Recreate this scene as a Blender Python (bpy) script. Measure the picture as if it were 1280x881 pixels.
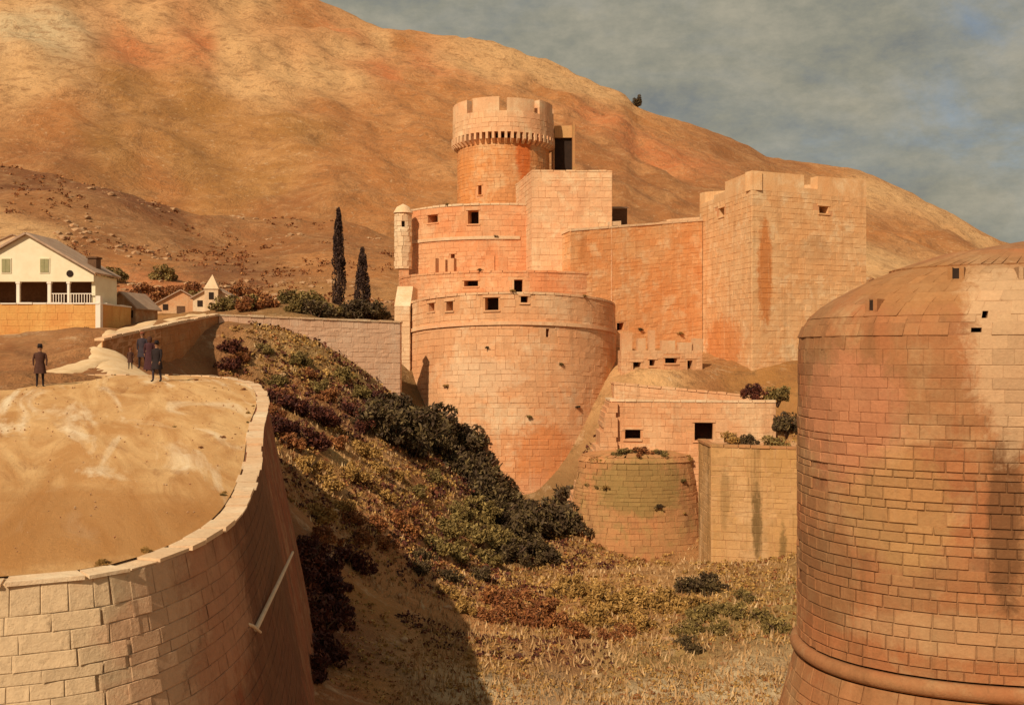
import bpy, math, random
import numpy as np
from mathutils import Vector, Matrix, noise as mn
random.seed(7); np.random.seed(7)
PI = math.pi
for o in list(bpy.data.objects): bpy.data.objects.remove(o)
SC = bpy.context.scene
COL = SC.collection
# ------------------------------------------------------------------ camera, world, sun, exposure
F = 1300.0
def W(px, py, Y):
    "a spot of the photograph (1280 x 881) at Y metres from the painter"
    return Vector(((px-640)*Y/F, Y, (440.5-py)*Y/F))
cam = bpy.data.cameras.new('camera'); cam.sensor_width = 36; cam.lens = 36*F/1280
cam.clip_start = 0.1; cam.clip_end = 40000
co = bpy.data.objects.new('camera', cam); COL.objects.link(co)
co.location = (0, 0, 0); co.rotation_euler = (PI/2, 0, 0); SC.camera = co
SUN = Vector((-0.38, -0.67, 0.63)).normalized()
el = math.asin(SUN.z); az = math.atan2(SUN.x, SUN.y)
wd = bpy.data.worlds.new('World'); SC.world = wd; wd.use_nodes = True
nt = wd.node_tree; nt.nodes.clear()
def nd(nt, t, **k):
    n = nt.nodes.new(t)
    for a, b in k.items():
        if a.startswith('i_'):
            n.inputs[a[2:].replace('_', ' ')].default_value = b
        else: setattr(n, a, b)
    return n
def ramp(nt, stops, fac=None, interp='LINEAR'):
    n = nt.nodes.new('ShaderNodeValToRGB'); cr = n.color_ramp; cr.interpolation = interp
    while len(cr.elements) < len(stops): cr.elements.new(0.5)
    for e, (p, c) in zip(cr.elements, stops):
        e.position = p; e.color = (*c, 1) if not isinstance(c, (int, float)) else (c, c, c, 1)
    if fac is not None: nt.links.new(fac, n.inputs[0])
    return n.outputs[0]
def mix(nt, fac, a, b, mode='MIX'):
    n = nt.nodes.new('ShaderNodeMix'); n.data_type = 'RGBA'; n.blend_type = mode
    for s, v in ((n.inputs[0], fac), (n.inputs[6], a), (n.inputs[7], b)):
        if hasattr(v, 'links'): nt.links.new(v, s)
        elif isinstance(v, (int, float)): s.default_value = v
        else: s.default_value = (*v, 1)
    return n.outputs[2]
def math_(nt, op, a, b=0.0):
    n = nt.nodes.new('ShaderNodeMath'); n.operation = op
    for s, v in ((n.inputs[0], a), (n.inputs[1], b)):
        if hasattr(v, 'links'): nt.links.new(v, s)
        else: s.default_value = v
    return n.outputs[0]
sky = nd(nt, 'ShaderNodeTexSky'); sky.sky_type = 'NISHITA'; sky.sun_disc = False
sky.sun_elevation = el; sky.sun_rotation = az; sky.dust_density = 2.5; sky.air_density = 1.0
tc = nd(nt, 'ShaderNodeTexCoord')
mp = nd(nt, 'ShaderNodeMapping'); mp.inputs['Scale'].default_value = (1, 1, 1.9)
nt.links.new(tc.outputs['Generated'], mp.inputs[0])
n1 = nd(nt, 'ShaderNodeTexNoise', i_Scale=4.5, i_Detail=9.0, i_Roughness=0.62, i_Distortion=0.5); nt.links.new(mp.outputs[0], n1.inputs['Vector'])
n2 = nd(nt, 'ShaderNodeTexNoise', i_Scale=11.0, i_Detail=8.0, i_Roughness=0.7); nt.links.new(mp.outputs[0], n2.inputs['Vector'])
cc = ramp(nt, [(0.30, (2.0, 2.1, 2.0)), (0.48, (2.9, 2.8, 2.2)), (0.68, (4.0, 3.65, 2.75))], n2.outputs[0])
cf = ramp(nt, [(0.34, 0.55), (0.47, 0.90), (0.6, 1.0)], n1.outputs[0])
bg = nd(nt, 'ShaderNodeBackground', i_Strength=0.10)
nt.links.new(mix(nt, cf, sky.outputs[0], cc), bg.inputs[0])
wo = nd(nt, 'ShaderNodeOutputWorld'); nt.links.new(bg.outputs[0], wo.inputs[0])
sl = bpy.data.lights.new('sun', 'SUN'); sl.energy = 4.6; sl.angle = math.radians(0.6); sl.color = (1.0, 0.82, 0.60)
so = bpy.data.objects.new('sun', sl); COL.objects.link(so); so.rotation_euler = SUN.to_track_quat('Z', 'Y').to_euler(); so.location = (-60, -50, 60)
SC.view_settings.view_transform = 'Standard'; SC.view_settings.look = 'None'; SC.view_settings.exposure = 0.0; SC.view_settings.gamma = 1
SC.render.engine = 'CYCLES'
SC.render.resolution_x = 1024; SC.render.resolution_y = 704

# ------------------------------------------------------------------ naming helpers
def thing(name, label, cat, group=None, loc=(0, 0, 0)):
    o = bpy.data.objects.new(name, None); COL.objects.link(o); o.location = loc; o.empty_display_size = .3
    o['label'] = label; o['category'] = cat
    if group: o['group'] = group
    return o
class MB:
    def __init__(s): s.v = []; s.f = []; s.m = []
    def add(s, vs, fs, m=0):
        b = len(s.v); s.v.extend([tuple(p) for p in vs]); s.f.extend([tuple(i+b for i in f) for f in fs]); s.m.extend([m]*len(fs))
    def box(s, x0, y0, z0, x1, y1, z1, m=0):
        s.add([(x0,y0,z0),(x1,y0,z0),(x1,y1,z0),(x0,y1,z0),(x0,y0,z1),(x1,y0,z1),(x1,y1,z1),(x0,y1,z1)],
              [(0,3,2,1),(4,5,6,7),(0,1,5,4),(1,2,6,5),(2,3,7,6),(3,0,4,7)], m)
    def tube(s, pts, rad, n=8, m=0, cap=True):
        rings = []
        for i, p in enumerate(pts):
            p = Vector(p); a = Vector(pts[max(i-1, 0)]); b = Vector(pts[min(i+1, len(pts)-1)])
            d = (b-a).normalized(); u = d.cross(Vector((0.1, 0.2, 1))).normalized()
            if u.length < .1: u = Vector((1, 0, 0))
            w = d.cross(u); r = rad[i] if isinstance(rad, (list, tuple)) else rad
            rings.append([p+(u*math.cos(2*PI*k/n)+w*math.sin(2*PI*k/n))*r for k in range(n)])
        vs = [q for r in rings for q in r]; fs = []
        for i in range(len(rings)-1):
            for k in range(n): fs.append((i*n+k, i*n+(k+1) % n, (i+1)*n+(k+1) % n, (i+1)*n+k))
        if cap: fs.append(tuple(range(n))[::-1]); fs.append(tuple((len(rings)-1)*n+k for k in range(n)))
        s.add(vs, fs, m)
    def mesh(s, name, mats, smooth=False):
        me = bpy.data.meshes.new(name); me.from_pydata(s.v, [], s.f)
        for m in (mats if isinstance(mats, (list, tuple)) else [mats]): me.materials.append(m)
        me.polygons.foreach_set('material_index', s.m)
        if smooth: me.polygons.foreach_set('use_smooth', [True]*len(s.f))
        me.update(); return me
    def build(s, name, mats, parent=None, smooth=False, kind=None):
        return link(name, s.mesh(name, mats, smooth), parent, kind)
def link(name, me, parent=None, kind=None, loc=None):
    o = bpy.data.objects.new(name, me); COL.objects.link(o)
    if parent: o.parent = parent
    if kind: o['kind'] = kind
    if loc is not None: o.location = loc
    return o
def tag(o, label, cat, group=None):
    o['label'] = label; o['category'] = cat
    if group: o['group'] = group
    return o

# ------------------------------------------------------------------ materials
def newmat(name):
    m = bpy.data.materials.new(name); m.use_nodes = True; nt = m.node_tree; nt.nodes.clear()
    out = nt.nodes.new('ShaderNodeOutputMaterial'); b = nt.nodes.new('ShaderNodeBsdfPrincipled')
    b.inputs['Roughness'].default_value = 0.9
    if 'Specular IOR Level' in b.inputs: b.inputs['Specular IOR Level'].default_value = 0.25
    nt.links.new(b.outputs[0], out.inputs[0]); return m, nt, b
def wpos(nt, scale=(1, 1, 1), off=(0, 0, 0)):
    g = nt.nodes.new('ShaderNodeNewGeometry'); mp = nt.nodes.new('ShaderNodeMapping')
    mp.inputs['Scale'].default_value = scale; mp.inputs['Location'].default_value = off
    nt.links.new(g.outputs['Position'], mp.inputs[0]); return mp.outputs[0]
def noi(nt, vec, sc, det=5, rough=.6, dist=0):
    n = nd(nt, 'ShaderNodeTexNoise', i_Scale=sc, i_Detail=float(det), i_Roughness=rough, i_Distortion=float(dist)); nt.links.new(vec, n.inputs['Vector']); return n.outputs[0]
def bump(nt, b, h, st, dist):
    n = nt.nodes.new('ShaderNodeBump'); n.inputs['Strength'].default_value = st; n.inputs['Distance'].default_value = dist
    nt.links.new(h, n.inputs['Height']); nt.links.new(n.outputs[0], b.inputs['Normal'])
def stone(name, base, warm, pale, big=.16, block=.13, streak=.5, grain=6.0, dark=(.16,.075,.035), stains_and_shade=()):
    """weathered limestone: big patches, streaks of run-off, per-block tone, grain. stains: (point, radii, colour, strength)"""
    m, nt, b = newmat(name); off = (random.uniform(0, 90), random.uniform(0, 90), random.uniform(0, 90))
    p = wpos(nt, off=off)
    c = mix(nt, ramp(nt, [(.36, 0), (.62, 1)], noi(nt, p, big, 6, .65, .6)), base, warm)
    c = mix(nt, ramp(nt, [(.50, 0), (.68, .85)], noi(nt, p, big*2.3, 7, .7, .3)), c, pale)
    ps = wpos(nt, (1, 1, .07), off)
    c = mix(nt, math_(nt, 'MULTIPLY', ramp(nt, [(.52, 0), (.72, 1)], noi(nt, ps, 1.1, 5, .7)), streak), c, dark)
    c = mix(nt, math_(nt, 'MULTIPLY', ramp(nt, [(.55, 0), (.75, 1)], noi(nt, p, 1.3, 8, .75)), streak*.8), c, dark)
    for (q, r, colr, st) in stains_and_shade:
        sp = wpos(nt, (1/r[0], 1/r[1], 1/r[2]), (-q[0]/r[0], -q[1]/r[1], -q[2]/r[2]))
        ln = nt.nodes.new('ShaderNodeVectorMath'); ln.operation = 'LENGTH'; nt.links.new(sp, ln.inputs[0])
        d = math_(nt, 'ADD', ln.outputs['Value'], math_(nt, 'MULTIPLY', noi(nt, p, 1.1, 9, .8, .6), 1.5))
        c = mix(nt, math_(nt, 'MULTIPLY', ramp(nt, [(.80, 1), (.97, 0)], math_(nt, 'MULTIPLY', d, .56)), st), c, colr)
    c = mix(nt, math_(nt, 'MULTIPLY', ramp(nt, [(.57, 0), (.66, 1)], noi(nt, p, 3.2, 9, .78, .4)), .38), c, dark)
    c = mix(nt, math_(nt, 'MULTIPLY', ramp(nt, [(.56, 0), (.68, 1)], noi(nt, ps, 2.6, 6, .75)), .35), c, pale)
    g = nt.nodes.new('ShaderNodeNewGeometry'); oi = nt.nodes.new('ShaderNodeObjectInfo')
    r = math_(nt, 'FRACT', math_(nt, 'ADD', g.outputs['Random Per Island'], math_(nt, 'MULTIPLY', oi.outputs['Random'], 7.3)))
    v = math_(nt, 'ADD', math_(nt, 'MULTIPLY', r, block), 1-block*.6)
    gr = noi(nt, p, grain, 8, .75)
    v = math_(nt, 'MULTIPLY', v, math_(nt, 'ADD', math_(nt, 'MULTIPLY', gr, .55), .74))
    hs = nt.nodes.new('ShaderNodeVectorMath'); hs.operation = 'SCALE'; nt.links.new(c, hs.inputs[0]); nt.links.new(v, hs.inputs['Scale'])
    nt.links.new(hs.outputs[0], b.inputs['Base Color'])
    bump(nt, b, noi(nt, p, grain*.8, 9, .7), .6, .06)
    return m
def plain(name, c1, c2, sc=1.5, rough=.85, bumpd=.01, perobj=0.0, lo=.35, hi=.65):
    m, nt, b = newmat(name); p = wpos(nt)
    c = mix(nt, ramp(nt, [(lo, 0), (hi, 1)], noi(nt, p, sc, 7, .7)), c1, c2)
    if perobj:
        oi = nt.nodes.new('ShaderNodeObjectInfo')
        hs = nt.nodes.new('ShaderNodeHueSaturation'); nt.links.new(c, hs.inputs['Color'])
        nt.links.new(math_(nt, 'ADD', math_(nt, 'MULTIPLY', oi.outputs['Random'], perobj), 1-perobj/2), hs.inputs['Value']); c = hs.outputs[0]
    nt.links.new(c, b.inputs['Base Color']); b.inputs['Roughness'].default_value = rough
    if bumpd: bump(nt, b, noi(nt, p, sc*6, 6, .7), .5, bumpd)
    return m
def leafmat(name, dark, light, tip):
    m, nt, b = newmat(name)
    g = nt.nodes.new('ShaderNodeNewGeometry'); oi = nt.nodes.new('ShaderNodeObjectInfo')
    r = math_(nt, 'FRACT', math_(nt, 'ADD', g.outputs['Random Per Island'], oi.outputs['Random']))
    c = ramp(nt, [(0, dark), (.55, light), (1, tip)], r)
    c = mix(nt, ramp(nt, [(.4, 0), (.62, .8)], noi(nt, wpos(nt), .9, 3, .6)), c, dark)
    nt.links.new(c, b.inputs['Base Color']); b.inputs['Roughness'].default_value = .7
    return m
M = {}
PINKD = (.20, .085, .04)
M['keep'] = stone('keep stone', (.56,.255,.10), (.62,.25,.075), (.62,.40,.21), streak=.3, stains_and_shade=[((1.6, 133.5, 25.5), (1.3, 3, 5), (.54,.13,.025), .9)])
M['upper'] = stone('upper bastion stone', (.66,.35,.175), (.64,.26,.11), (.68,.44,.25), streak=.25)
M['square'] = stone('square tower stone', (.68,.42,.23), (.68,.35,.18), (.72,.54,.33), streak=.22)
M['curtain'] = stone('curtain wall stone', (.65,.35,.155), (.64,.275,.10), (.70,.47,.26), big=.25, streak=.6, dark=(.44,.16,.045))
M['great'] = stone('great tower stone', (.68,.43,.22), (.65,.35,.155), (.74,.55,.33), big=.2, streak=.5, dark=(.36,.17,.06),
                   stains_and_shade=[(W(955, 340, 106), (1.0, 4, 6.5), (.50,.17,.04), .85), (W(900, 430, 112), (4, 6, 3.5), (.60,.23,.07), .8), (W(1020, 310, 108), (2.2, 6, 1.6), (.46,.27,.13), .5)])
M['lower'] = stone('lower bastion stone', (.66,.37,.19), (.66,.31,.14), (.72,.52,.32), streak=.25, big=.12,
                   stains_and_shade=[(W(680, 570, 98), (3.4, 5, 3.6), (.62,.22,.07), .8), (W(600, 470, 98), (5, 5, 2), (.68,.46,.28), .6), (W(670, 620, 98), (2.4, 5, 2.6), (.64,.30,.15), .6)])
M['pale'] = stone('pale limestone', (.70,.50,.31), (.68,.43,.24), (.74,.60,.41), streak=.2)
M['mortar'] = stone('mortar', (.60,.33,.16), (.58,.27,.12), (.62,.39,.22), block=0, streak=.3)
M['ravelin'] = stone('ravelin stone', (.42,.22,.09), (.46,.20,.08), (.34,.22,.08), streak=.5, big=.35, stains_and_shade=[(W(800, 610, 84), (4.5, 6, 2.9), (.25,.17,.055), .75)])
M['streaky'] = stone('streaked stone', (.52,.30,.13), (.46,.25,.09), (.60,.38,.19), streak=1.0, dark=(.17,.095,.03), stains_and_shade=[(W(942, 650, 76), (.45, 3, 3.6), (.17,.10,.035), .9), (W(972, 680, 76), (.35, 3, 2.4), (.20,.12,.04), .8), (W(905, 620, 76), (.4, 3, 2.6), (.28,.16,.06), .6)])
M['ledge'] = stone('terrace wall stone', (.64,.38,.20), (.62,.30,.14), (.68,.48,.28), streak=.35)
RS = [(W(1240, 640, 32), (.65, 3, 3.6), (.15,.065,.025), .85), (W(1035, 720, 34), (.9, 4, 2.0), (.22,.11,.045), .6),
      (W(1150, 360, 34), (2.2, 4, 1.3), (.36,.17,.06), .6), (W(1275, 430, 31), (1.6, 4, 4.0), (.56,.37,.21), .7), (W(1200, 800, 31), (4.0, 5, .8), (.50,.33,.17), .35), (W(1060, 520, 33), (1.8, 4, 2.5), (.50,.20,.10), .6), (W(1130, 640, 32), (1.6, 4, 2.2), (.44,.26,.10), .5)]
M['right'] = stone('near tower stone', (.33,.165,.07), (.36,.14,.055), (.41,.24,.115), big=.28, block=.2, streak=.6, grain=9, dark=(.19,.09,.035), stains_and_shade=RS)
M['right_m'] = stone('near tower mortar', (.29,.145,.062), (.31,.12,.05), (.36,.21,.10), block=0, streak=.5, grain=9, stains_and_shade=RS)
FS = [(W(372, 740, 24), (2.6, 7, 4.5), (.12,.05,.022), .8), (W(40, 800, 15), (4.8, 2.2, 4.4), (.62,.45,.27), .97), (W(245, 780, 17), (1.1, 3, 2.0), (.52,.27,.15), .6), (W(350, 640, 26), (2.2, 6, 2.6), (.17,.075,.032), .7)]  # dark spots paint the flank's shade; the lighter ones are limewash and stone
M['flank'] = stone('near bastion stone', (.26,.105,.045), (.30,.085,.035), (.42,.23,.115), big=.35, block=.12, streak=1.0, grain=9, dark=(.11,.055,.025), stains_and_shade=FS)
M['flank_m'] = stone('near bastion mortar', (.25,.10,.043), (.29,.082,.034), (.40,.22,.11), block=0, streak=.8, grain=9, stains_and_shade=FS)
M['brownwall'] = stone('brown field wall', (.40,.19,.07), (.44,.18,.06), (.48,.28,.13), streak=.5)
M['pinkwall'] = stone('pink counterscarp', (.72,.47,.31), (.70,.42,.26), (.74,.53,.37), block=.04, streak=.12)
M['void_shade'] = plain('painted interior shade', (.020,.010,.006), (.035,.018,.010), 2, bumpd=0)  # near-black colour painting the shade deep inside openings
M['white'] = plain('white limewash', (.72,.62,.42), (.80,.72,.52), .8)
M['yellow'] = stone('ochre plaster', (.62,.34,.10), (.60,.26,.075), (.70,.42,.14), block=0, streak=.3, dark=(.42,.16,.05))
M['post'] = plain('white painted post', (.76,.66,.55), (.8,.72,.6), 2)
M['tile'] = plain('roof tile', (.40,.19,.10), (.55,.36,.22), 2.5, perobj=.3)
M['greytile'] = plain('grey stone roof', (.46,.32,.22), (.34,.22,.15), 1.5)
M['wood'] = plain('dark wood', (.10,.05,.025), (.16,.08,.04), 4)
M['shutter'] = plain('faded green shutter', (.26,.25,.12), (.34,.30,.16), 4)
M['pole'] = plain('bleached pole', (.60,.42,.26), (.70,.52,.34), 3)
M['bark'] = plain('bark', (.09,.05,.03), (.15,.085,.05), 4)
M['rock'] = stone('field rock', (.44,.27,.14), (.38,.18,.08), (.52,.38,.23), big=.8, streak=.3, grain=9)
LF = {'dark': leafmat('dark thicket leaf', (.05,.028,.015), (.115,.075,.028), (.21,.145,.055)),
      'olive': leafmat('olive leaf', (.13,.085,.025), (.25,.17,.05), (.40,.28,.09)),
      'russet': leafmat('russet leaf', (.16,.05,.018), (.33,.12,.035), (.48,.22,.07)),
      'ochre': leafmat('ochre leaf', (.26,.14,.035), (.46,.26,.07), (.62,.38,.13)),
      'maroon': leafmat('maroon leaf', (.045,.012,.010), (.12,.030,.015), (.22,.07,.03)),
      'cyp': leafmat('cypress leaf', (.028,.013,.010), (.06,.027,.018), (.10,.05,.026))}
def drystuff(name, c): return leafmat(name, *c)
M['grass'] = leafmat('dry grass', (.34,.19,.075), (.50,.31,.14), (.64,.46,.25))

# ------------------------------------------------------------------ terrain
CP = [W(*p) for p in [
 (160,463,64),(215,480,70),(270,492,78),(300,480,72),(300,408,86.5),(380,428,89.5),(430,452,92),(475,480,94.5),(500,514,98),
 (340,490,75),(400,530,72),(380,575,60),(450,540,78),(470,600,66),(420,640,54),(520,600,78),(530,540,92),(515,520,97),(600,600,92),(660,655,95),(700,655,92),
 (640,720,75),(560,700,66),(480,740,52),(640,800,48),(640,881,37),(400,790,40),(480,881,34),(800,881,37),(960,881,38),(800,775,55),(900,735,62),(960,728,64),
 (740,715,72),(860,705,74),(800,690,86),(750,640,88),(870,690,84),(780,482,100),(900,476,102),(985,478,102),(880,450,112),(1000,452,106),(1100,440,120),(1250,420,115),(960,690,78),(900,560,94),
 (640,400,125),(700,395,140),(900,400,140),(130,428,63),(60,452,68),(0,470,58),(60,417,84),(-120,430,84),(130,416,84),(150,408,95),(250,393,120),(350,393,125),
 (430,391,118),(480,394,112),(200,409,82),(150,417,74),(280,399,92),(340,398,98),(400,397,100),(460,398,106),(-200,470,60),(-200,420,120),(100,462,57),(-60,395,125),
]] + [Vector(p) for p in [(0,-30,-12),(0,0,-12),(8,12,-12),(-3,22,-11.6),(-3,30,-11.5),(14,24,-11.5),(28,28,-11.5),(34,60,-11),(36,85,-5),(60,60,-8),(60,110,0),
 (-6,12,-12),(-14,8,-11),(-14,18,-7),(-14,30,-6),(-16,40,-4),(-16,47,-2.2),(-30,20,-6),(-30,48,-2),(-50,20,-3),(-60,60,-1),(-8,36,-10),(-9,48,-9),(-10,58,-8),
 (0,160,9),(-80,150,9),(80,150,6),(-60,-30,-6),(60,-30,-12),(100,60,-2),(-100,60,0),(-30,150,8),(40,150,7)]]
A_ = np.array([[p.x, p.y] for p in CP]); zz = np.array([p.z for p in CP])
def _U(d2): return 0.5*d2*np.log(d2+1e-9)
n_ = len(CP)
K = _U(((A_[:, None]-A_[None])**2).sum(-1)) + np.eye(n_)*6.0
Pm = np.c_[np.ones(n_), A_]
L = np.zeros((n_+3, n_+3)); L[:n_, :n_] = K; L[:n_, n_:] = Pm; L[n_:, :n_] = Pm.T
wt = np.linalg.solve(L, np.r_[zz, 0, 0, 0])
def tps(X, Y):
    X = np.asarray(X, float); Y = np.asarray(Y, float); sh = X.shape; q = np.c_[X.ravel(), Y.ravel()]
    out = wt[n_]+wt[n_+1]*q[:, 0]+wt[n_+2]*q[:, 1]
    for i in range(n_): out = out + wt[i]*_U(((q-A_[i])**2).sum(-1))
    return out.reshape(sh)
RID = np.array([(-1500,-330),(-700,-330),(-300,-250),(0,-150),(200,-78),(370,-14),(430,12),(480,30),(520,37),(580,48),(640,60),(700,82),(740,98),(780,113),(796,130),(850,150),(900,166),(960,191),(1000,200),(1070,212),(1130,238),(1200,273),(1250,299),(1300,320),(1500,400),(1800,436),(2600,446)])
SPR = np.array([(-1500,120),(-300,165),(0,197),(60,203),(110,216),(170,238),(240,266),(300,276),(420,266),(520,290),(700,320),(900,340),(1100,345),(1280,370),(1500,420),(2600,440)])
def hills(X, Y):
    Ys = np.maximum(Y, 1.0); px = 640+F*np.clip(X/Ys, -2.2, 2.2)
    e1 = (440.5-np.interp(px, RID[:, 0], RID[:, 1]))/F; e2 = (440.5-np.interp(px, SPR[:, 0], SPR[:, 1]))/F
    z0 = 6.0; y1, y2, y3, y4 = 150., 350., 400., 900.
    t = np.clip((Y-y1)/(y2-y1), 0, 1); za = z0+(e2*y2-z0)*(t**1.25)
    zb = e2*y2*1.0
    t2 = np.clip((Y-y3)/(y4-y3), 0, 1); zc = zb+(e1*y4-zb)*(t2**1.08)
    t3 = np.clip((Y-y4)/900, 0, 1); z = np.where(Y < y2, za, np.where(Y < y3, zb, np.where(Y < y4, zc, e1*y4+(-25-e1*y4)*(t3*t3*(3-2*t3)))))
    return z
def terr0(X, Y):
    X = np.asarray(X, float); Y = np.asarray(Y, float)
    a = tps(np.clip(X, -100, 100), np.clip(Y, -30, 165)); b = hills(X, Y)
    t = np.clip((Y-125)/50, 0, 1); t = t*t*(3-2*t); z = a*(1-t)+b*t
    s = np.clip((np.abs(X)-90)/60, 0, 1)*np.clip((175-Y)/40, 0, 1)
    return z*(1-s)+(-4.)*s
def fnoise(x, y, s, o=4): return mn.fractal(Vector((x*s, y*s, 3.1)), 1.0, 2.0, o)
def gz(x, y):
    z = float(terr0(np.array([x]), np.array([y]))[0]); return z
NU, NV = 380, 420
vv = np.linspace(0, 1, NV); Yg = -40+ (np.expm1(vv*4.0)/math.expm1(4.0))*2000
Yg = np.sort(np.concatenate([np.linspace(-40, 24, 14), np.linspace(25, 125, 190), np.geomspace(126, 2200, NV-204)]))
uu = np.linspace(-1, 1, NU); uu = np.sign(uu)*np.abs(uu)**1.25
half = 60+np.maximum(Yg, 0)*1.15
XX = uu[None, :]*half[:, None]; YY = np.repeat(Yg[:, None], NU, 1)
ZZ = terr0(XX, YY)
fl = []
for x, y in zip(XX.ravel(), YY.ravel()):
    d = max(y, 20)
    if y < 130: fl.append(.35*fnoise(x, y, .22)+.12*fnoise(x+50, y, .9, 3))
    else:
        a = min(1, (y-130)/150)
        g = mn.ridged_multi_fractal(Vector((x*.0105+.6*math.sin(y*.011), y*.0032, .5)), 1.0, 2.1, 6, 1.0, 2.0)
        fade = 1-min(1, max(0, (y-760)/140))*.55 if y < 1000 else .45
        fl.append(a*fade*(d*.0105*(g-1.2)+d*.0065*fnoise(x, y, .035, 6))+.4*fnoise(x, y, .2, 3))
ZZ = ZZ+np.array(fl).reshape(ZZ.shape)
# colour patches of the ground: where grass, scrub, bare earth and rock lie (albedo only)
def ray(px, py):
    ys = np.geomspace(28, 905, 900); X = (px-640)/F*ys; Z = (440.5-py)/F*ys
    g = terr0(X, ys); k = np.where(g >= Z)[0]
    return ys[k[0]] if len(k) else 900.
ORG=(.40,.155,.045); OCH=(.34,.155,.042); PAL=(.60,.35,.155); RED=(.50,.165,.055); DBR=(.17,.055,.018); BRN=(.29,.11,.034); GRN=(.30,.19,.06); DGR=(.15,.09,.035); GRY=(.56,.42,.24)
PAT = [(30,40,GRY),(20,110,PAL),(0,-20,PAL),(150,30,PAL),(150,50,RED),(150,110,OCH),(250,60,RED),(120,180,OCH),(60,150,ORG),(250,130,OCH),(250,200,OCH),(300,60,PAL),(330,110,PAL),(390,90,PAL),(430,60,PAL),(470,95,RED),
 (380,20,ORG),(420,40,RED),(300,-10,PAL),(480,50,PAL),(520,55,ORG),(560,75,RED),(600,80,PAL),(500,130,ORG),(420,150,ORG),(350,170,OCH),(300,240,OCH),(200,225,ORG),(420,220,ORG),(480,200,ORG),(540,160,ORG),(540,110,ORG),
 (60,190,BRN),(30,220,DBR),(120,230,DBR),(180,260,DBR),(60,260,BRN),(250,290,BRN),(330,270,BRN),(350,300,BRN),(430,290,BRN),(120,300,BRN),(200,330,ORG),(20,290,PAL),(300,340,DBR),(210,355,RED),(290,360,DBR),(440,330,ORG),(470,270,ORG),(370,370,OCH),
 (660,75,PAL),(700,95,PAL),(760,115,PAL),(700,120,ORG),(760,150,RED),(800,150,ORG),(760,190,BRN),(830,200,RED),(850,230,BRN),(800,245,BRN),(900,185,BRN),(960,205,BRN),(1020,210,BRN),(1050,215,ORG),(1100,240,PAL),(1150,260,PAL),(1120,290,ORG),(1160,300,BRN),(1200,290,PAL),(1230,300,ORG),(1100,320,PAL),
 (60,440,DBR),(20,450,BRN),(120,440,BRN),(200,440,BRN),(260,440,DBR),(150,400,OCH),(330,440,DGR),(400,450,GRN),(380,480,BRN),(440,480,DGR),(310,440,BRN),(350,530,BRN),(420,520,DBR),(480,500,DGR),(420,570,GRN),(400,600,OCH),(460,600,OCH),(500,600,PAL),(540,620,BRN),(560,560,DGR),(600,620,DGR),(640,680,DGR),(560,660,BRN),
 (480,650,RED),(520,680,RED),(440,680,BRN),(400,740,DBR),(400,800,DBR),(500,760,OCH),(560,740,ORG),(600,740,OCH),(660,760,RED),(740,760,OCH),(820,760,OCH),(700,720,OCH),(900,760,GRN),(950,760,GRN),(860,800,GRN),(600,830,OCH),(700,820,BRN),(800,830,GRN),(600,870,GRY),(700,870,GRY),(800,870,GRY),(900,860,GRY),(960,860,GRY),(450,860,OCH),(400,870,BRN),
 (960,480,OCH),(820,480,PAL),(900,520,BRN)]
pp = []
for px, py, c in PAT:
    Y = ray(px, py); pp.append(((px-640)/F, math.log(Y)*.55, c))
px_ = np.array([p[0] for p in pp]); py_ = np.array([p[1] for p in pp]); pc = np.array([p[2] for p in pp])
Yc = np.maximum(YY, 20.); wob = np.array([.045*fnoise(x/max(y, 20)*400, math.log(max(y, 20))*150, .02, 3) for x, y in zip(XX.ravel(), YY.ravel())]).reshape(XX.shape)
bx = XX/Yc+wob; by = np.log(Yc)*.55+wob*.7
num = np.zeros(XX.shape+(3,)); den = np.zeros(XX.shape)
for i in range(len(pp)):
    w = 1/(((bx-px_[i])**2+(by-py_[i])**2)**1.6+1e-6); num += w[..., None]*pc[i]; den += w
CC = num/den[..., None]
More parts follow.
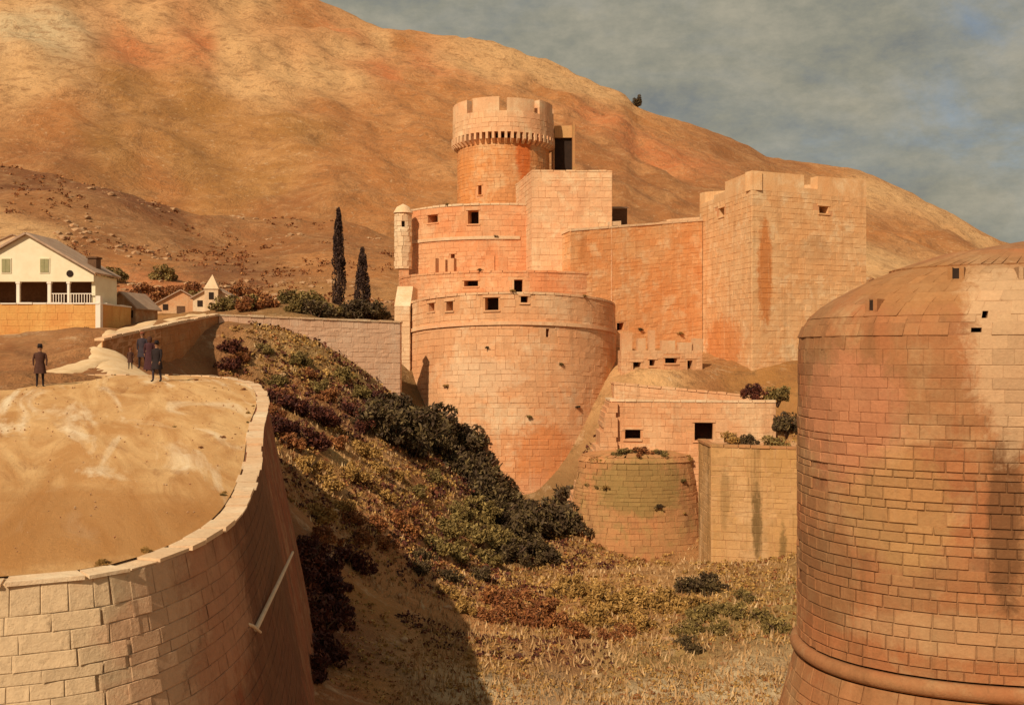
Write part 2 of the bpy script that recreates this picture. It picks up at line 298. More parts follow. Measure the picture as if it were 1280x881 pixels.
def terrain_mat():
    m, nt, b = newmat('hillside earth and scrub')
    a = nt.nodes.new('ShaderNodeVertexColor'); a.layer_name = 'patch'
    p = wpos(nt); c = a.outputs[0]
    # scale of detail follows the ground itself: coarse scrub and rock bands high up, fine soil close by
    c = mix(nt, ramp(nt, [(.45, 0), (.62, .38)], noi(nt, p, .035, 9, .75, .8)), c, (.60,.33,.14))
    c = mix(nt, ramp(nt, [(.50, 0), (.64, .62)], noi(nt, wpos(nt, (1, .4, 1.6)), .11, 9, .75, .5)), c, (.23,.10,.035))
    c = mix(nt, ramp(nt, [(.54, 0), (.66, .7)], noi(nt, p, .75, 9, .8)), c, (.15,.08,.028))
    c = mix(nt, ramp(nt, [(.55, 0), (.60, .55)], noi(nt, wpos(nt, off=(9, 3, 1)), .16, 6, .85)), c, (.22,.10,.035))
    c = mix(nt, ramp(nt, [(.56, 0), (.68, .6)], noi(nt, wpos(nt, off=(31, 7, 3)), .33, 9, .8)), c, (.66,.46,.27))
    c = mix(nt, ramp(nt, [(.50, 0), (.70, .45)], noi(nt, wpos(nt, off=(3, 57, 3)), 4, 8, .8)), c, (.22,.13,.05))
    nt.links.new(c, b.inputs['Base Color'])
    h = math_(nt, 'ADD', noi(nt, p, .3, 12, .72), math_(nt, 'MULTIPLY', noi(nt, p, 3.0, 8, .7), .12))
    n0 = nt.nodes.new('ShaderNodeBump'); n0.inputs['Strength'].default_value = .55; n0.inputs['Distance'].default_value = 9.0
    nt.links.new(noi(nt, wpos(nt, (1, .55, 1)), .045, 10, .68, .4), n0.inputs['Height'])
    bn = nt.nodes.new('ShaderNodeBump'); bn.inputs['Strength'].default_value = .9; nt.links.new(h, bn.inputs['Height']); nt.links.new(n0.outputs[0], bn.inputs['Normal']); nt.links.new(bn.outputs[0], b.inputs['Normal']); return m
MT = terrain_mat()
def gridmesh(name, X, Y, Z, mat, C=None, kind='structure'):
    nv, nu = X.shape; me = bpy.data.meshes.new(name)
    idx = np.arange(nv*nu).reshape(nv, nu)
    q = np.stack([idx[:-1, :-1], idx[:-1, 1:], idx[1:, 1:], idx[1:, :-1]], -1).reshape(-1, 4)
    me.from_pydata(np.stack([X.ravel(), Y.ravel(), Z.ravel()], -1).tolist(), [], q.tolist())
    me.polygons.foreach_set('use_smooth', [True]*len(q)); me.materials.append(mat)
    if C is not None:
        ca = me.color_attributes.new('patch', 'FLOAT_COLOR', 'POINT')
        ca.data.foreach_set('color', np.concatenate([C.reshape(-1, 3), np.ones((nv*nu, 1))], 1).astype(np.float32).ravel())
    me.update(); return link(name, me, kind=kind)
hs_ = gridmesh('hillside', XX, YY, ZZ, MT, CC)
from mathutils.bvhtree import BVHTree
_n = NU
_vs = np.stack([XX.ravel(), YY.ravel(), ZZ.ravel()], -1).tolist()
_idx = np.arange(NV_ if False else XX.shape[0]*NU).reshape(-1, NU)
_k = int((Yg < 400).sum())
BV = BVHTree.FromPolygons(_vs, np.stack([_idx[:_k-1, :-1], _idx[:_k-1, 1:], _idx[1:_k, 1:], _idx[1:_k, :-1]], -1).reshape(-1, 4).tolist())
def ground(x, y):
    h = BV.ray_cast(Vector((x, y, 900)), Vector((0, 0, -1))); return h[0].z if h[0] else gz(x, y)
# far plain to the horizon
S = 30000
fp = MB(); fp.add([(-S, -S, -26), (S, -S, -26), (S, S, -26), (-S, S, -26)], [(0, 1, 2, 3)]); fp.build('plain', plain('far plain', (.36,.22,.10), (.28,.17,.07), .002, bumpd=0), kind='structure')

# ------------------------------------------------------------------ masonry
class Plan:
    def __init__(s, pts, z1, batter=0.0, sharp=False, kf=None, tilt=None):
        # pts anticlockwise, closed
        s.p = [Vector((x, y)) for x, y in pts]; n = len(s.p)
        s.c = sum(s.p, Vector((0, 0)))/n; s.R = sum((q-s.c).length for q in s.p)/n
        s.z1 = z1; s.b = batter; s.kf = kf; s.tilt = tilt
        s.len = [(s.p[(i+1) % n]-s.p[i]).length for i in range(n)]; s.cum = [0]
        for l in s.len: s.cum.append(s.cum[-1]+l)
        s.L = s.cum[-1]; s.sharp = sharp
        s.runs = [(s.cum[i], s.cum[i+1]) for i in range(n)] if sharp else [(0, s.L)]
    def at(s, t):
        t = t % s.L if not (abs(t-s.L) < 1e-9) else s.L-1e-7
        import bisect
        i = min(max(bisect.bisect_right(s.cum, t)-1, 0), len(s.p)-1)
        a = s.p[i]; b = s.p[(i+1) % len(s.p)]; f = (t-s.cum[i])/max(s.len[i], 1e-9)
        return a.lerp(b, f), i
    def nrm(s, t):
        if s.sharp:
            _, i = s.at(t); d = s.p[(i+1) % len(s.p)]-s.p[i]
        else: d = s.at(t+.15)[0]-s.at(t-.15)[0]
        return Vector((d.y, -d.x)).normalized()
    def P(s, t, z, off=0.0):
        q, _ = s.at(t); k = s.kf(z) if s.kf else 1+s.b*(s.z1-z)/s.R
        r = s.c+(q-s.c)*k+s.nrm(t)*off
        return Vector((r.x, r.y, z+(s.tilt(q.x, q.y) if s.tilt else 0)))
    def near(s, px):
        "arc position facing the painter that shows at image column px"
        best = None
        for i in range(721):
            t = s.L*i/720
            q, _ = s.at(t); n = s.nrm(t)
            if n.dot(q) > 0: continue
            d = abs(640+F*q.x/q.y-px)
            if best is None or d < best[0]: best = (d, t)
        return best[1]
def circle(cx, cy, rx, ry=None, n=72, e=2.0, a0=0):
    ry = ry or rx; out = []
    for i in range(n):
        a = 2*PI*i/n; c, d = math.cos(a), math.sin(a)
        out.append((cx+rx*math.copysign(abs(c)**(2/e), c), cy+ry*math.copysign(abs(d)**(2/e), d)))
    return out
def blockverts(c, ux, uz, n, w, h, d, ch=.02, j=.012):
    vs = []; r = random.uniform
    for (a, b) in ((-1, -1), (1, -1), (1, 1), (-1, 1)): vs.append(c+ux*(a*w/2)+uz*(b*h/2)-n*.05)
    for (a, b) in ((-1, -1), (1, -1), (1, 1), (-1, 1)): vs.append(c+ux*(a*w/2+r(-j, j))+uz*(b*h/2+r(-j, j))+n*(d*.55))
    for (a, b) in ((-1, -1), (1, -1), (1, 1), (-1, 1)): vs.append(c+ux*(a*(w/2-ch)+r(-j, j))+uz*(b*(h/2-ch)+r(-j, j))+n*(d+r(-j, j)*1.5))
    fs = [(8, 9, 10, 11)]
    for k in range(4): l = (k+1) % 4; fs += [(k, l, 4+l, 4+k), (4+k, 4+l, 8+l, 8+k)]
    return vs, fs
UB = None
def unitblocks(mat):
    out = []
    for k in range(7):
        m = MB(); v, f = blockverts(Vector((0, 0, 0)), Vector((1, 0, 0)), Vector((0, 0, 1)), Vector((0, -1, 0)), 1, 1, 1, .04, .018)
        v = [Vector((p.x, p.y if p.y < -.01 else p.y, p.z)) for p in v]; m.add(v, f); out.append(m.mesh('stone_block', mat))
    return out
def masonry(parent, plan, z0, z1, mat, mortar, course=.55, bw=(.7, 1.3), gap=.016, proud=.03, openings=(), single=0, capz=True, zt=None,
            name='wall', jitter=.012, front_only=True, miss=0.0, opname='window', inner=None, skipz=None):
    """core wall with real openings, cap, courses of blocks. openings: (s, zc, w, h, depth[, name])"""
    sm = MB(); ss = set()
    nseg = 1
    for (a, b) in plan.runs:
        k = max(1, int((b-a)/ (.4 if not plan.sharp else 4.0)))
        for i in range(k+1): ss.add(round(a+(b-a)*i/k, 5))
    for o in openings: ss.add(round(o[0]-o[2]/2, 5)); ss.add(round(o[0]+o[2]/2, 5))
    ss = sorted(s for s in ss if 0 <= s <= plan.L+1e-4)
    dz_ = .15 if name == 'shoulder' else 1.5
    zs = {round(z0+(z1-z0)*i/max(1, int((z1-z0)/dz_)), 5) for i in range(max(1, int((z1-z0)/dz_))+1)}
    for o in openings: zs.add(round(o[1]-o[3]/2, 5)); zs.add(round(o[1]+o[3]/2, 5))
    zs = sorted(z for z in zs if z0-1e-4 <= z <= z1+1e-4)
    def hit(s, z, m=0.0):
        return any(abs(s-o[0]) < o[2]/2+m and abs(z-o[1]) < o[3]/2+m for o in openings)
    for a, b in zip(ss, ss[1:]):
        if b-a < 1e-4: continue
        e = 1e-4
        for c, d in zip(zs, zs[1:]):
            if hit((a+b)/2, (c+d)/2): continue
            sm.add([plan.P(a+e, c), plan.P(b-e, c), plan.P(b-e, d), plan.P(a+e, d)], [(0, 1, 2, 3)])
    if capz:
        top = []
        for a in ss[:-1]: top.append(plan.P(a, z1))
        sm.add(top, [tuple(range(len(top)))])
    core = sm.build(name, mortar, parent)
    for o in openings:
        s, zc, w, h, dp = o[:5]; nm = o[5] if len(o) > 5 else opname
        q = [plan.P(s-w/2, zc-h/2), plan.P(s+w/2, zc-h/2), plan.P(s+w/2, zc+h/2), plan.P(s-w/2, zc+h/2)]
        n3 = Vector((*plan.nrm(s), 0)); bk = [p-n3*dp for p in q]
        r = MB(); r.add(q+bk, [(0, 4, 5, 1), (1, 5, 6, 2), (2, 6, 7, 3), (3, 7, 4, 0)], 0); r.add(bk, [(3, 2, 1, 0)], 1)
        wo_ = r.build(nm, [mat, M['void_shade']], parent)
        if w > .45 and proud > .02 and nm not in ('doorway', 'recess'):
            band(plan, s-w/2-.22, s+w/2+.22, zc+h/2+.01, zc+h/2+.24, -.05, proud+.05, .5).build('lintel', mat, wo_)
            band(plan, s-w/2-.15, s+w/2+.15, zc-h/2-.17, zc-h/2-.01, -.05, proud+.08, .5).build('sill', mat, wo_)
    # blocks
    lst = []
    zl = [z0]
    while zl[-1] < z1-course*.7: zl.append(zl[-1]+course*random.uniform(.62, 1.3))
    zl[-1 if len(zl) > 1 else 0] = z1 if len(zl) > 1 else z0
    if len(zl) == 1: zl.append(z1)
    for ci in range(len(zl)-1):
        zc = (zl[ci]+zl[ci+1])/2; ch = zl[ci+1]-zl[ci]
        if skipz and zc < skipz: continue
        for (a, b) in plan.runs:
            s = a - (0 if plan.sharp else random.uniform(0, bw[0]))
            while s < b-.05:
                w = random.uniform(*bw)*random.choice((.65, .9, 1, 1, 1.25))
                if plan.sharp and b-(s+w) < bw[0]*.6: w = b-s
                sc = s+w/2; s += w
                if sc > plan.L: continue
                n = plan.nrm(sc); q, _ = plan.at(sc)
                if front_only and n.dot(Vector((q.x, q.y))) > .15*q.length: continue
                if any(abs(sc-o[0]) < (o[2]+w)/2-.04 and abs(zc-o[1]) < (o[3]+ch)/2-.04 for o in openings) or random.random() < miss: continue
                P0 = plan.P(sc, zc); A = plan.P(sc-w/2+.01, zc); B = plan.P(sc+w/2-.01, zc); U = plan.P(sc, zc+ch/2); D = plan.P(sc, zc-ch/2)
                ux = (B-A).normalized(); uz = (U-D).normalized(); nn = ux.cross(uz).normalized()
                lst.append((P0.length, P0, ux, uz, nn, (B-A).length-gap+.02, (U-D).length-gap, proud*random.uniform(.75, 1.25)))
    lst.sort(key=lambda r: r[0])
    vis = [r for r in lst if r[4].dot(r[1]) < 0 and abs(F*r[1].x/r[1].y) < 660 and abs(F*r[1].z/r[1].y) < 460] if single else []
    pick = set(id(r) for r in vis[:single])
    if single:
        ub = unitblocks(mat)
        for r in vis[:single]:
            _, P0, ux, uz, nn, w, h, d = r
            o = link('stone_block', random.choice(ub), parent)
            mw = Matrix((ux*w, -nn*d, uz*h)).transposed().to_4x4(); mw.translation = P0
            o.matrix_local = mw
    st = MB()
    for r in lst:
        if id(r) in pick: continue
        _, P0, ux, uz, nn, w, h, d = r
        st.add(*blockverts(P0, ux, uz, nn, w, h, d, .02+gap*.3, jitter))
    if st.v: st.build('stonework', mat, parent, kind='stuff')
    return core
def band(plan, sa, sb, z0, z1, o0, o1, step=.8):
    "solid strip along the plan between offsets o0 (inner) and o1 (outer)"
    m = MB(); k = max(1, int(math.ceil((sb-sa)/step))); vs = []
    for i in range(k+1):
        s = sa+(sb-sa)*i/k
        vs += [plan.P(s, z0, o1), plan.P(s, z1, o1), plan.P(s, z1, o0), plan.P(s, z0, o0)]
    fs = []
    for i in range(k):
        for j in range(4): fs.append((4*i+j, 4*i+4+j, 4*i+4+(j+1) % 4, 4*i+(j+1) % 4))
    fs.append((0, 1, 2, 3)); fs.append((4*k+3, 4*k+2, 4*k+1, 4*k))
    fs = [tuple(reversed(f)) for f in fs]
    m.add(vs, fs); return m
def coping(parent, plan, z, mat, w=(.8, 1.4), th=.22, out=.10, inn=.7, name='coping_stone', runs=None, gapw=.03, front=True, one=False):
    allm = MB()
    for (a, b) in (runs or plan.runs):
        s = a
        while s < b-.2:
            e = min(b, s+random.uniform(*w))
            if b-e < .5: e = b
            q, _ = plan.at((s+e)/2)
            if not front or plan.nrm((s+e)/2).dot(q) < .2*q.length:
                dz = random.uniform(-.035, .04)
                bm_ = band(plan, s+gapw, e-gapw, z+.003, z+th+dz, -inn+random.uniform(-.05, .05), out+random.uniform(-.03, .03), 1.2)
                if one: allm.add(bm_.v, bm_.f)
                else: bm_.build(name, mat, parent)
            s = e
    if one: allm.build(name, mat, parent, kind='stuff')

# ---- keep (round tower with corbelled crown)
keep = thing('round_keep', 'tall round keep with a corbelled battlemented crown, highest tower of the fortress', 'tower')
cx, cy = (629-640)*140/F, 140
KD = Plan(circle(cx, cy, 6.15), 28)
masonry(keep, KD, 8, 27.6, M['keep'], M['mortar'], .6, openings=[(KD.near(600), 21.0, .5, 1.2, 1.5, 'arrow_slit')])
KC = Plan(circle(cx, cy, 6.75), 31)
masonry(keep, KC, 28.3, 31.0, M['square'], M['mortar'], .55, name='crown')
ub = MB(); ub.add([KC.P(KC.L*i/60, 28.3, -.0) for i in range(60)], [tuple(range(60))[::-1]]); ub.build('crown_underside', M['mortar'], keep)
cm = MB(); cm.box(-.17, -.75, -.9, .17, .25, 0); cm.add([(-.17,-.75,-.9),(.17,-.75,-.9),(.17,-.05,-1.45),(-.17,-.05,-1.45),(-.17,.25,-.9),(.17,.25,-.9)], [(0,3,2,1),(0,4,3),(1,2,5),(3,4,5,2)])
cme = cm.mesh('corbel', M['square'])
for i in range(52):
    a = 2*PI*(i+.5)/52; o = link('corbel', cme, keep, loc=(cx+math.cos(a)*6.2, cy+math.sin(a)*6.2, 28.35)); o.rotation_euler.z = a+PI/2
g0 = KC.near(629)
nm = 9; per = KC.L/nm
for i in range(nm):
    s = g0+per*i
    b_ = band(KC, s+.5, s+per-.5, 31.002, 32.75+random.uniform(-.12, .1), -.9, .02, .6); b_.build('merlon', M['square'], keep)
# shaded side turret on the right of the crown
tx = (704-640)*141/F
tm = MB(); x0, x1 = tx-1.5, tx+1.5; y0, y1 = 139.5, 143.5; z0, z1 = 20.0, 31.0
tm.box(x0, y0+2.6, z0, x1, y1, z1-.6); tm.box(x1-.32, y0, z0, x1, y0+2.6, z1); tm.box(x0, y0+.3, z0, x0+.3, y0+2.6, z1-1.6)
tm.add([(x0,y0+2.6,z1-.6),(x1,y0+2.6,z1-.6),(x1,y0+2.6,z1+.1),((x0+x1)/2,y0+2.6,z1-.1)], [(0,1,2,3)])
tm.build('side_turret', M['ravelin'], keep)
v = MB(); v.box(x0+.3, y0+1.4, z0+4.5, x1-.32, y0+2.59, z1-2.0); v.build('turret_shade', M['void_shade'], keep)  # solid dark block painted in for the turret's shade
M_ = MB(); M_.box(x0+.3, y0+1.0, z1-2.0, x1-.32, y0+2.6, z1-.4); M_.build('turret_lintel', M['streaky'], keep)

# ---- upper round bastion
ubs = thing('upper_bastion', 'upper round bastion with embrasured parapet at the foot of the tall keep', 'bastion')
UPn = Plan(circle((624-640)*128/F, 128, 12.25), 16.6)
def op(plan, px, zc, w, h, d, nm='embrasure'): return (plan.near(px), zc, w, h, d, nm)
masonry(ubs, UPn, 2, 16.4, M['upper'], M['mortar'], .55, openings=[op(UPn, 541, 15.2, 1.5, .9, 1.6), op(UPn, 592, 15.1, 1.25, 1.5, 1.6), op(UPn, 566, 10.4, .5, 1.3, 1.2, 'arrow_slit')])
coping(ubs, UPn, 16.4, M['pale'], one=True)
band(UPn, UPn.near(496.5), UPn.near(650), 12.6, 12.95, -.1, .16).build('string_course', M['pale'], ubs)
tp = W(504, 300, 119)
tt = thing('corner_turret', 'small pale cylindrical sentry turret at the left end of the upper bastion parapet', 'turret', loc=(0, 0, 0))
TP = Plan(circle(tp.x, tp.y, .95, n=24), 16)
masonry(tt, TP, 9.5, 15.9, M['pale'], M['pale'], .5, bw=(.5, .8), name='turret_wall', openings=[(TP.near(504), 14.6, .35, .7, .5, 'arrow_slit')])
c_ = MB(); ringn = 20
cv = [(tp.x+math.cos(2*PI*i/ringn)*1.15, tp.y+math.sin(2*PI*i/ringn)*1.15, 15.9) for i in range(ringn)]+[(tp.x+math.cos(2*PI*i/ringn)*.75, tp.y+math.sin(2*PI*i/ringn)*.75, 16.6) for i in range(ringn)]+[(tp.x, tp.y, 17.0)]
c_.add(cv, [(i, (i+1) % ringn, ringn+(i+1) % ringn, ringn+i) for i in range(ringn)]+[(ringn+i, ringn+(i+1) % ringn, 2*ringn) for i in range(ringn)]+[tuple(range(ringn))[::-1]])
c_.build('turret_cap', M['pale'], tt)

# ---- middle tier
mt_ = thing('middle_terrace', 'stepped middle terrace wall with low crenellations between upper and lower bastions', 'bastion')
MP = Plan(circle(0.2, 122.5, 13.3), 8.4)
masonry(mt_, MP, 0, 8.4, M['upper'], M['mortar'], .55, openings=[op(MP, 588, 7.3, 1.6, .6, 1.2), op(MP, 648, 6.9, .9, 1.5, 1.5, 'doorway')])
coping(mt_, MP, 8.4, M['upper'], one=True, inn=.6)
for px, w in ((541, .9), (552, .9), (563, .8), (612, 1.0), (628, 1.0)):
    s = MP.near(px); band(MP, s-w/2, s+w/2, 8.62, 9.7+random.uniform(0, .5), -.55, .0, .5).build('merlon', M['upper'], mt_)
band(MP, MP.near(499), MP.near(650), 5.4, 5.65, -.1, .12).build('string_course', M['square'], mt_)

# ---- square tower beside the keep
sq = thing('square_tower', 'plain square tower with flat top immediately right of the round keep', 'tower')
SP = Plan([(2.17, 113), (10.86, 113), (10.9, 122.5), (.47, 122.5)], 19.7, sharp=True)
masonry(sq, SP, 1, 19.6, M['square'], M['mortar'], .55, name='tower_wall', openings=[(6.6, 12.9, .4, 1.0, 1.0, 'arrow_slit')])
coping(sq, SP, 19.6, M['square'], th=.18, one=True, out=.05)

# ---- curtain wall
cw = thing('curtain_wall', 'high curtain wall with pale coping between the plain square tower and the great notched tower', 'wall')
CWp = Plan([(6.2, 110.9), (21.6, 118.0), (20.8, 120.3), (5.4, 113.2)], 14, sharp=True, tilt=lambda x, y: (x-6.2)/15.4*2.0)
masonry(cw, CWp, -4, 12.9, M['curtain'], M['mortar'], .55, name='wall', openings=[(3.0, 2.6, 2.9, .8, .8, 'recess'), (6.2, 2.1, .9, .8, 1.0, 'recess')])
coping(cw, CWp, 12.9, M['pale'], th=.25, inn=.6, one=True)
for a, b, h in ((4.6, 6.3, .45), (9.6, 12.0, .0), (12.6, 16.6, .22)):
    if h: band(CWp, a, b, 13.17, 13.17+h, -.7, -.02, 2).build('merlon', M['pale'], cw)
hh = MB(); p = W(773, 270, 119.5); hh.box(p.x-.8, 118.5, 12.5, p.x+.9, 120.5, 16.4); hh.add([(p.x-1,118.3,16.4),(p.x+1.1,118.3,16.4),(p.x+1.1,120.7,16.9),(p.x-1,120.7,16.9)], [(0,1,2,3)])
hb = thing('dark_shelter', 'small dark timber shelter standing behind the curtain wall beside the plain square tower', 'hut')
hh.build('shelter_wall', M['wood'], hb)

# ---- great notched tower
gt = thing('great_tower', 'great square tower with a notch in its parapet, right of the curtain wall', 'tower')
a_, b_, c2 = (24.23, 105), (37.8, 111), (21.5, 119)
GP = Plan([a_, b_, (b_[0]+c2[0]-a_[0], b_[1]+c2[1]-a_[1]), c2], 18.2, sharp=True)
L0 = GP.cum[1]; LL = GP.cum[3]
masonry(gt, GP, -6, 16.4, M['great'], M['mortar'], .55, name='tower_wall', openings=[(L0*.615, 14.9, 1.2, .75, 1.4, 'window'), (LL+(GP.L-LL)*.45, 15.2, 1.3, .9, 1.4, 'window')])
def raised(sa, sb, z1, nm='merlon', zb=16.403):
    m = band(GP, sa, sb, zb, z1, -1.1, 0.035, 30); m.build(nm, M['great'], gt)
raised(.0, L0*.44, 18.35); raised(L0*.44+.001, L0*.56, 17.0); raised(L0*.56+.001, L0, 18.35)
raised(LL, LL+(GP.L-LL)*.30, 16.9); raised(LL+(GP.L-LL)*.30+.001, LL+(GP.L-LL)*.52, 17.3); raised(LL+(GP.L-LL)*.52+.001, GP.L-.01, 18.3)
raised(L0+.01, LL-.01, 18.2)

# ---- lower round bastion
lb = thing('lower_bastion', 'massive round lower bastion with embrasures, broad blank scarp falling to the ditch', 'bastion')
LP = Plan(circle(-.05, 108.5, 10.75), 4.2, batter=.02, tilt=lambda x, y: (108.5-y)/10.75*.95-.95)
masonry(lb, LP, -19, 5.5, M['lower'], M['mortar'], .6, bw=(.8, 1.5), openings=[op(LP, 539, 4.7, .9, .8, 1.5), op(LP, 562, 4.6, .8, .9, 1.5), op(LP, 615, 4.6, 1.3, 1.2, 1.5), op(LP, 655, 5.0, .7, .6, 1.2), op(LP, 684, 1.9, .35, .8, 1.0, 'arrow_slit')])
coping(lb, LP, 5.5, M['square'], one=True, inn=.9)
band(LP, LP.near(513), LP.near(768), 2.6, 2.95, -.1, .2).build('string_course', M['square'], lb)

# ---- battered buttress at its left shoulder
bt = thing('buttress', 'tall narrow pale buttress against the left shoulder of the lower bastion', 'buttress')
q = W(503, 380, 106)
bm_ = MB(); 
def wedge(m, x0, x1, x0b, x1b, y0, y1, y0b, zt, zb):
    m.add([(x0,y0,zt),(x1,y0,zt),(x1,y1,zt),(x0,y1,zt),(x0b,y0b,zb),(x1b,y0b,zb),(x1b,y1,zb),(x0b,y1,zb)], [(0,1,2,3),(4,7,6,5),(0,4,5,1),(1,5,6,2),(2,6,7,3),(3,7,4,0)])
BP = Plan([(q.x-.55, 104), (q.x+.95, 104), (q.x+.95, 112), (q.x-.55, 112)], 4.6, sharp=True, batter=.03)
masonry(bt, BP, -10, 4.6, M['pale'], M['mortar'], .5, bw=(.6, 1.0), name='pier')
wq = MB(); wedge(wq, q.x-.6, q.x+1.0, q.x-.6, q.x+1.0, 107, 112, 104-.05, 6.8, 4.603); wq.build('pier_cap', M['pale'], bt)

# ---- small battlemented outwork and terraces on the right
ow = thing('crenellated_outwork', 'ruined little crenellated outwork below the curtain wall', 'wall')
p0, p1 = W(777, 440, 102), W(878, 440, 104)
OP = Plan([(p0.x, 102), (p1.x, 104), (p1.x-.2, 105.5), (p0.x-.2, 103.5)], 1, sharp=True)
masonry(ow, OP, -5, .2, M['ledge'], M['mortar'], .45, bw=(.5, .9), openings=[(1.6, -1.3, .8, .7, .8), (3.2, -1.0, .6, .6, .8), (5.2, -.2+-.6, 1.3, .5, .9), (7.2, -1.6, .55, 1.6, .9, 'doorway')], name='wall')
L1 = OP.cum[1]
for a, b, h in ((0, 1.1, 1.7), (1.7, 2.5, 1.2), (2.9, 3.5, 2.0), (4.2, 5.6, 1.0), (6.0, 7.4, .8), (7.55, L1, 1.2)):
    band(OP, a, b, .203, .2+h, -.5, .02, 3).build('merlon', M['ledge'], ow)
def longwall(name, label, pts, ztop, zbot, th, mat, cat='wall', course=.5, cop=None, openings=(), tiltf=None, bw=(.7, 1.2), single=0, gap=.016):
    "wall along pts (left to right) with thickness th behind it"
    t = thing(name, label, cat)
    back = [(x, y+th) for x, y in reversed(pts)]
    pl = Plan(list(pts)+back, ztop, sharp=True, tilt=tiltf)
    masonry(t, pl, zbot, ztop, mat, M['mortar'], course, bw=bw, openings=openings, single=single, gap=gap)
    if cop: coping(t, pl, ztop, cop, one=True, inn=.5, th=.18)
    return t, pl
p0, p1 = W(768, 480, 98), W(965, 498, 92)
longwall('terrace_wall', 'long low retaining wall under the crenellated outwork', [(p0.x, 98), (p1.x, 92)], -3.0, -8, 3, M['ledge'], cop=M['ledge'], tiltf=lambda x, y: -(x-9.6)/13.5*1.1)
p0, p1 = W(764, 510, 88), W(970, 510, 86)
_, PL = longwall('blockhouse', 'broad flat-topped blockhouse with two dark openings right of the lower bastion', [(p0.x, 88), (p1.x, 86)], -4.15, -15, 4.5, M['ledge'], cat='building', cop=M['pale'],
   openings=[(1.8, -6.9, 1.3, .8, 1.2, 'window'), (7.7, -6.6, 1.5, 1.5, 1.6, 'window')])
rv = thing('round_ravelin', 'low mossy half-round ravelin bulging from the foot of the blockhouse', 'bastion')
rc = W(803, 600, 83)
RP = Plan(circle(rc.x, 87.6, 4.7, 2.9), -9, batter=.30, kf=lambda z: (1+.16*(-9-z)/4.5) if z < -9 else max(.3, math.sqrt(max(0, 1-((z+9)/.95)**2))))
masonry(rv, RP, -17, -8.2, M['ravelin'], M['ravelin'], .4, bw=(.6, 1.1), name='wall', gap=.015, proud=.03)
p0, p1 = W(889, 560, 76), W(1010, 560, 74)
longwall('lower_curtain', 'streaked lower curtain wall beside the near round-shouldered tower', [(p0.x, 76), (p1.x, 74)], -6.9, -17, 5, M['streaky'], cop=M['ravelin'], course=.5)
# raking wing wall running down into the ditch from the blockhouse
sc = thing('wing_wall', 'raking ruined wing wall stepping down into the ditch right of the lower bastion', 'wall')
wm = MB(); xr = W(764, 500, 88).x+.3; z = -17.
while z < -4.5:
    py = 440.5-z*F/87.6; px = float(np.interp(py, [490, 560, 655, 700], [765, 748, 704, 696])); x = (px-640)*87.6/F+random.uniform(-.12, .12)
    while x < xr:
        w = random.uniform(.6, 1.1); jj = random.uniform(0, .05)
        wm.box(x, 87.5-jj, z, min(x+w-.02, xr+.2), 92, z+.40); x += w
    z += .412
wm.build('stonework', M['ledge'], sc, kind='stuff')

# ---- counterscarp walls on the left
p0, p1, p2, p3 = W(128, 428, 63), W(200, 408, 74), W(272, 393, 88), W(272, 393, 88)
t1, PW1 = longwall('field_wall', 'brown rubble wall climbing beside the road towards the small white chapel', [(p0.x, 63), (p1.x, 74), (p2.x, 88)], 3.1, -5, 1.2, M['brownwall'], cop=M['pale'],
   tiltf=lambda x, y: -2.4*(1-min(1, max(0, (y-63)/25))))
p4 = W(500, 404, 97)
t2, PW2 = longwall('counterscarp_wall', 'long pink plastered wall in front of the cypresses, left of the fortress', [(p2.x+.05, 88.1), (p4.x, 97)], 3.1, -8, 1.2, M['pinkwall'], cop=M['pale'],
   tiltf=lambda x, y: -.35*(y-88)/9)

# ------------------------------------------------------------------ near round-shouldered tower (right)
rt = thing('near_tower', 'near round-shouldered tower of coursed stone filling the right edge', 'tower')
TY = 36.0; tcx = (1300-640)*TY/F
def kfR(z):
    if z < -10.2: return 1+.16*(-10.2-z)/5
    if z < .1: return 1.0
    return float(np.interp(z, [.1, .7, 1.26, 1.68, 2.0, 2.56, 3.2, 3.45, 3.67, 3.82, 3.9], [1, .992, .95, .885, .82, .685, .48, .345, .20, .09, .02]))
RT = Plan(circle(tcx, TY, 8.15, 5.2, n=120, e=2.3), 4, kf=kfR)
ops = [(RT.near(1228), 1.15, .17, .22, .5, 'window'), (RT.near(1219), .68, .30, .14, .5, 'window')]
masonry(rt, RT, -9.95, -3.3, M['right'], M['right_m'], .36, bw=(.45, .95), gap=.028, proud=.055, single=300, jitter=.014, capz=False, miss=.02)
masonry(rt, RT, -3.302, -1.9, M['right'], M['right_m'], .36, bw=(.45, .95), gap=.016, proud=.034, jitter=.009, capz=False, name='upper_wall')
masonry(rt, RT, -1.902, .1, M['right'], M['right_m'], .36, bw=(.45, .95), gap=.007, proud=.016, jitter=.004, capz=False, name='upper_wall')
masonry(rt, RT, .102, 3.4, M['right'], M['right_m'], .34, bw=(.45, .95), gap=.006, proud=.012, jitter=.003, openings=ops, name='shoulder', capz=True)
masonry(rt, RT, 3.402, 3.82, M['right_m'], M['right_m'], .2, name='shoulder', miss=1.1)
masonry(rt, RT, -16, -10.55, M['right'], M['right_m'], .42, bw=(.5, 1.05), gap=.022, proud=.035, jitter=.008, capz=False, name='plinth', single=0)
# torus cordon
tor = MB(); ns, nr = 150, 10
vs = []
for i in range(ns):
    s = RT.L*i/ns
    for j in range(nr):
        a = 2*PI*j/nr; vs.append(RT.P(s, -10.25, .04+.26*math.cos(a))+Vector((0, 0, .26*math.sin(a))))
tor.add(vs, [(i*nr+j, ((i+1) % ns)*nr+j, ((i+1) % ns)*nr+(j+1) % nr, i*nr+(j+1) % nr) for i in range(ns) for j in range(nr)])
tor.build('cordon', M['right'], rt, smooth=True)
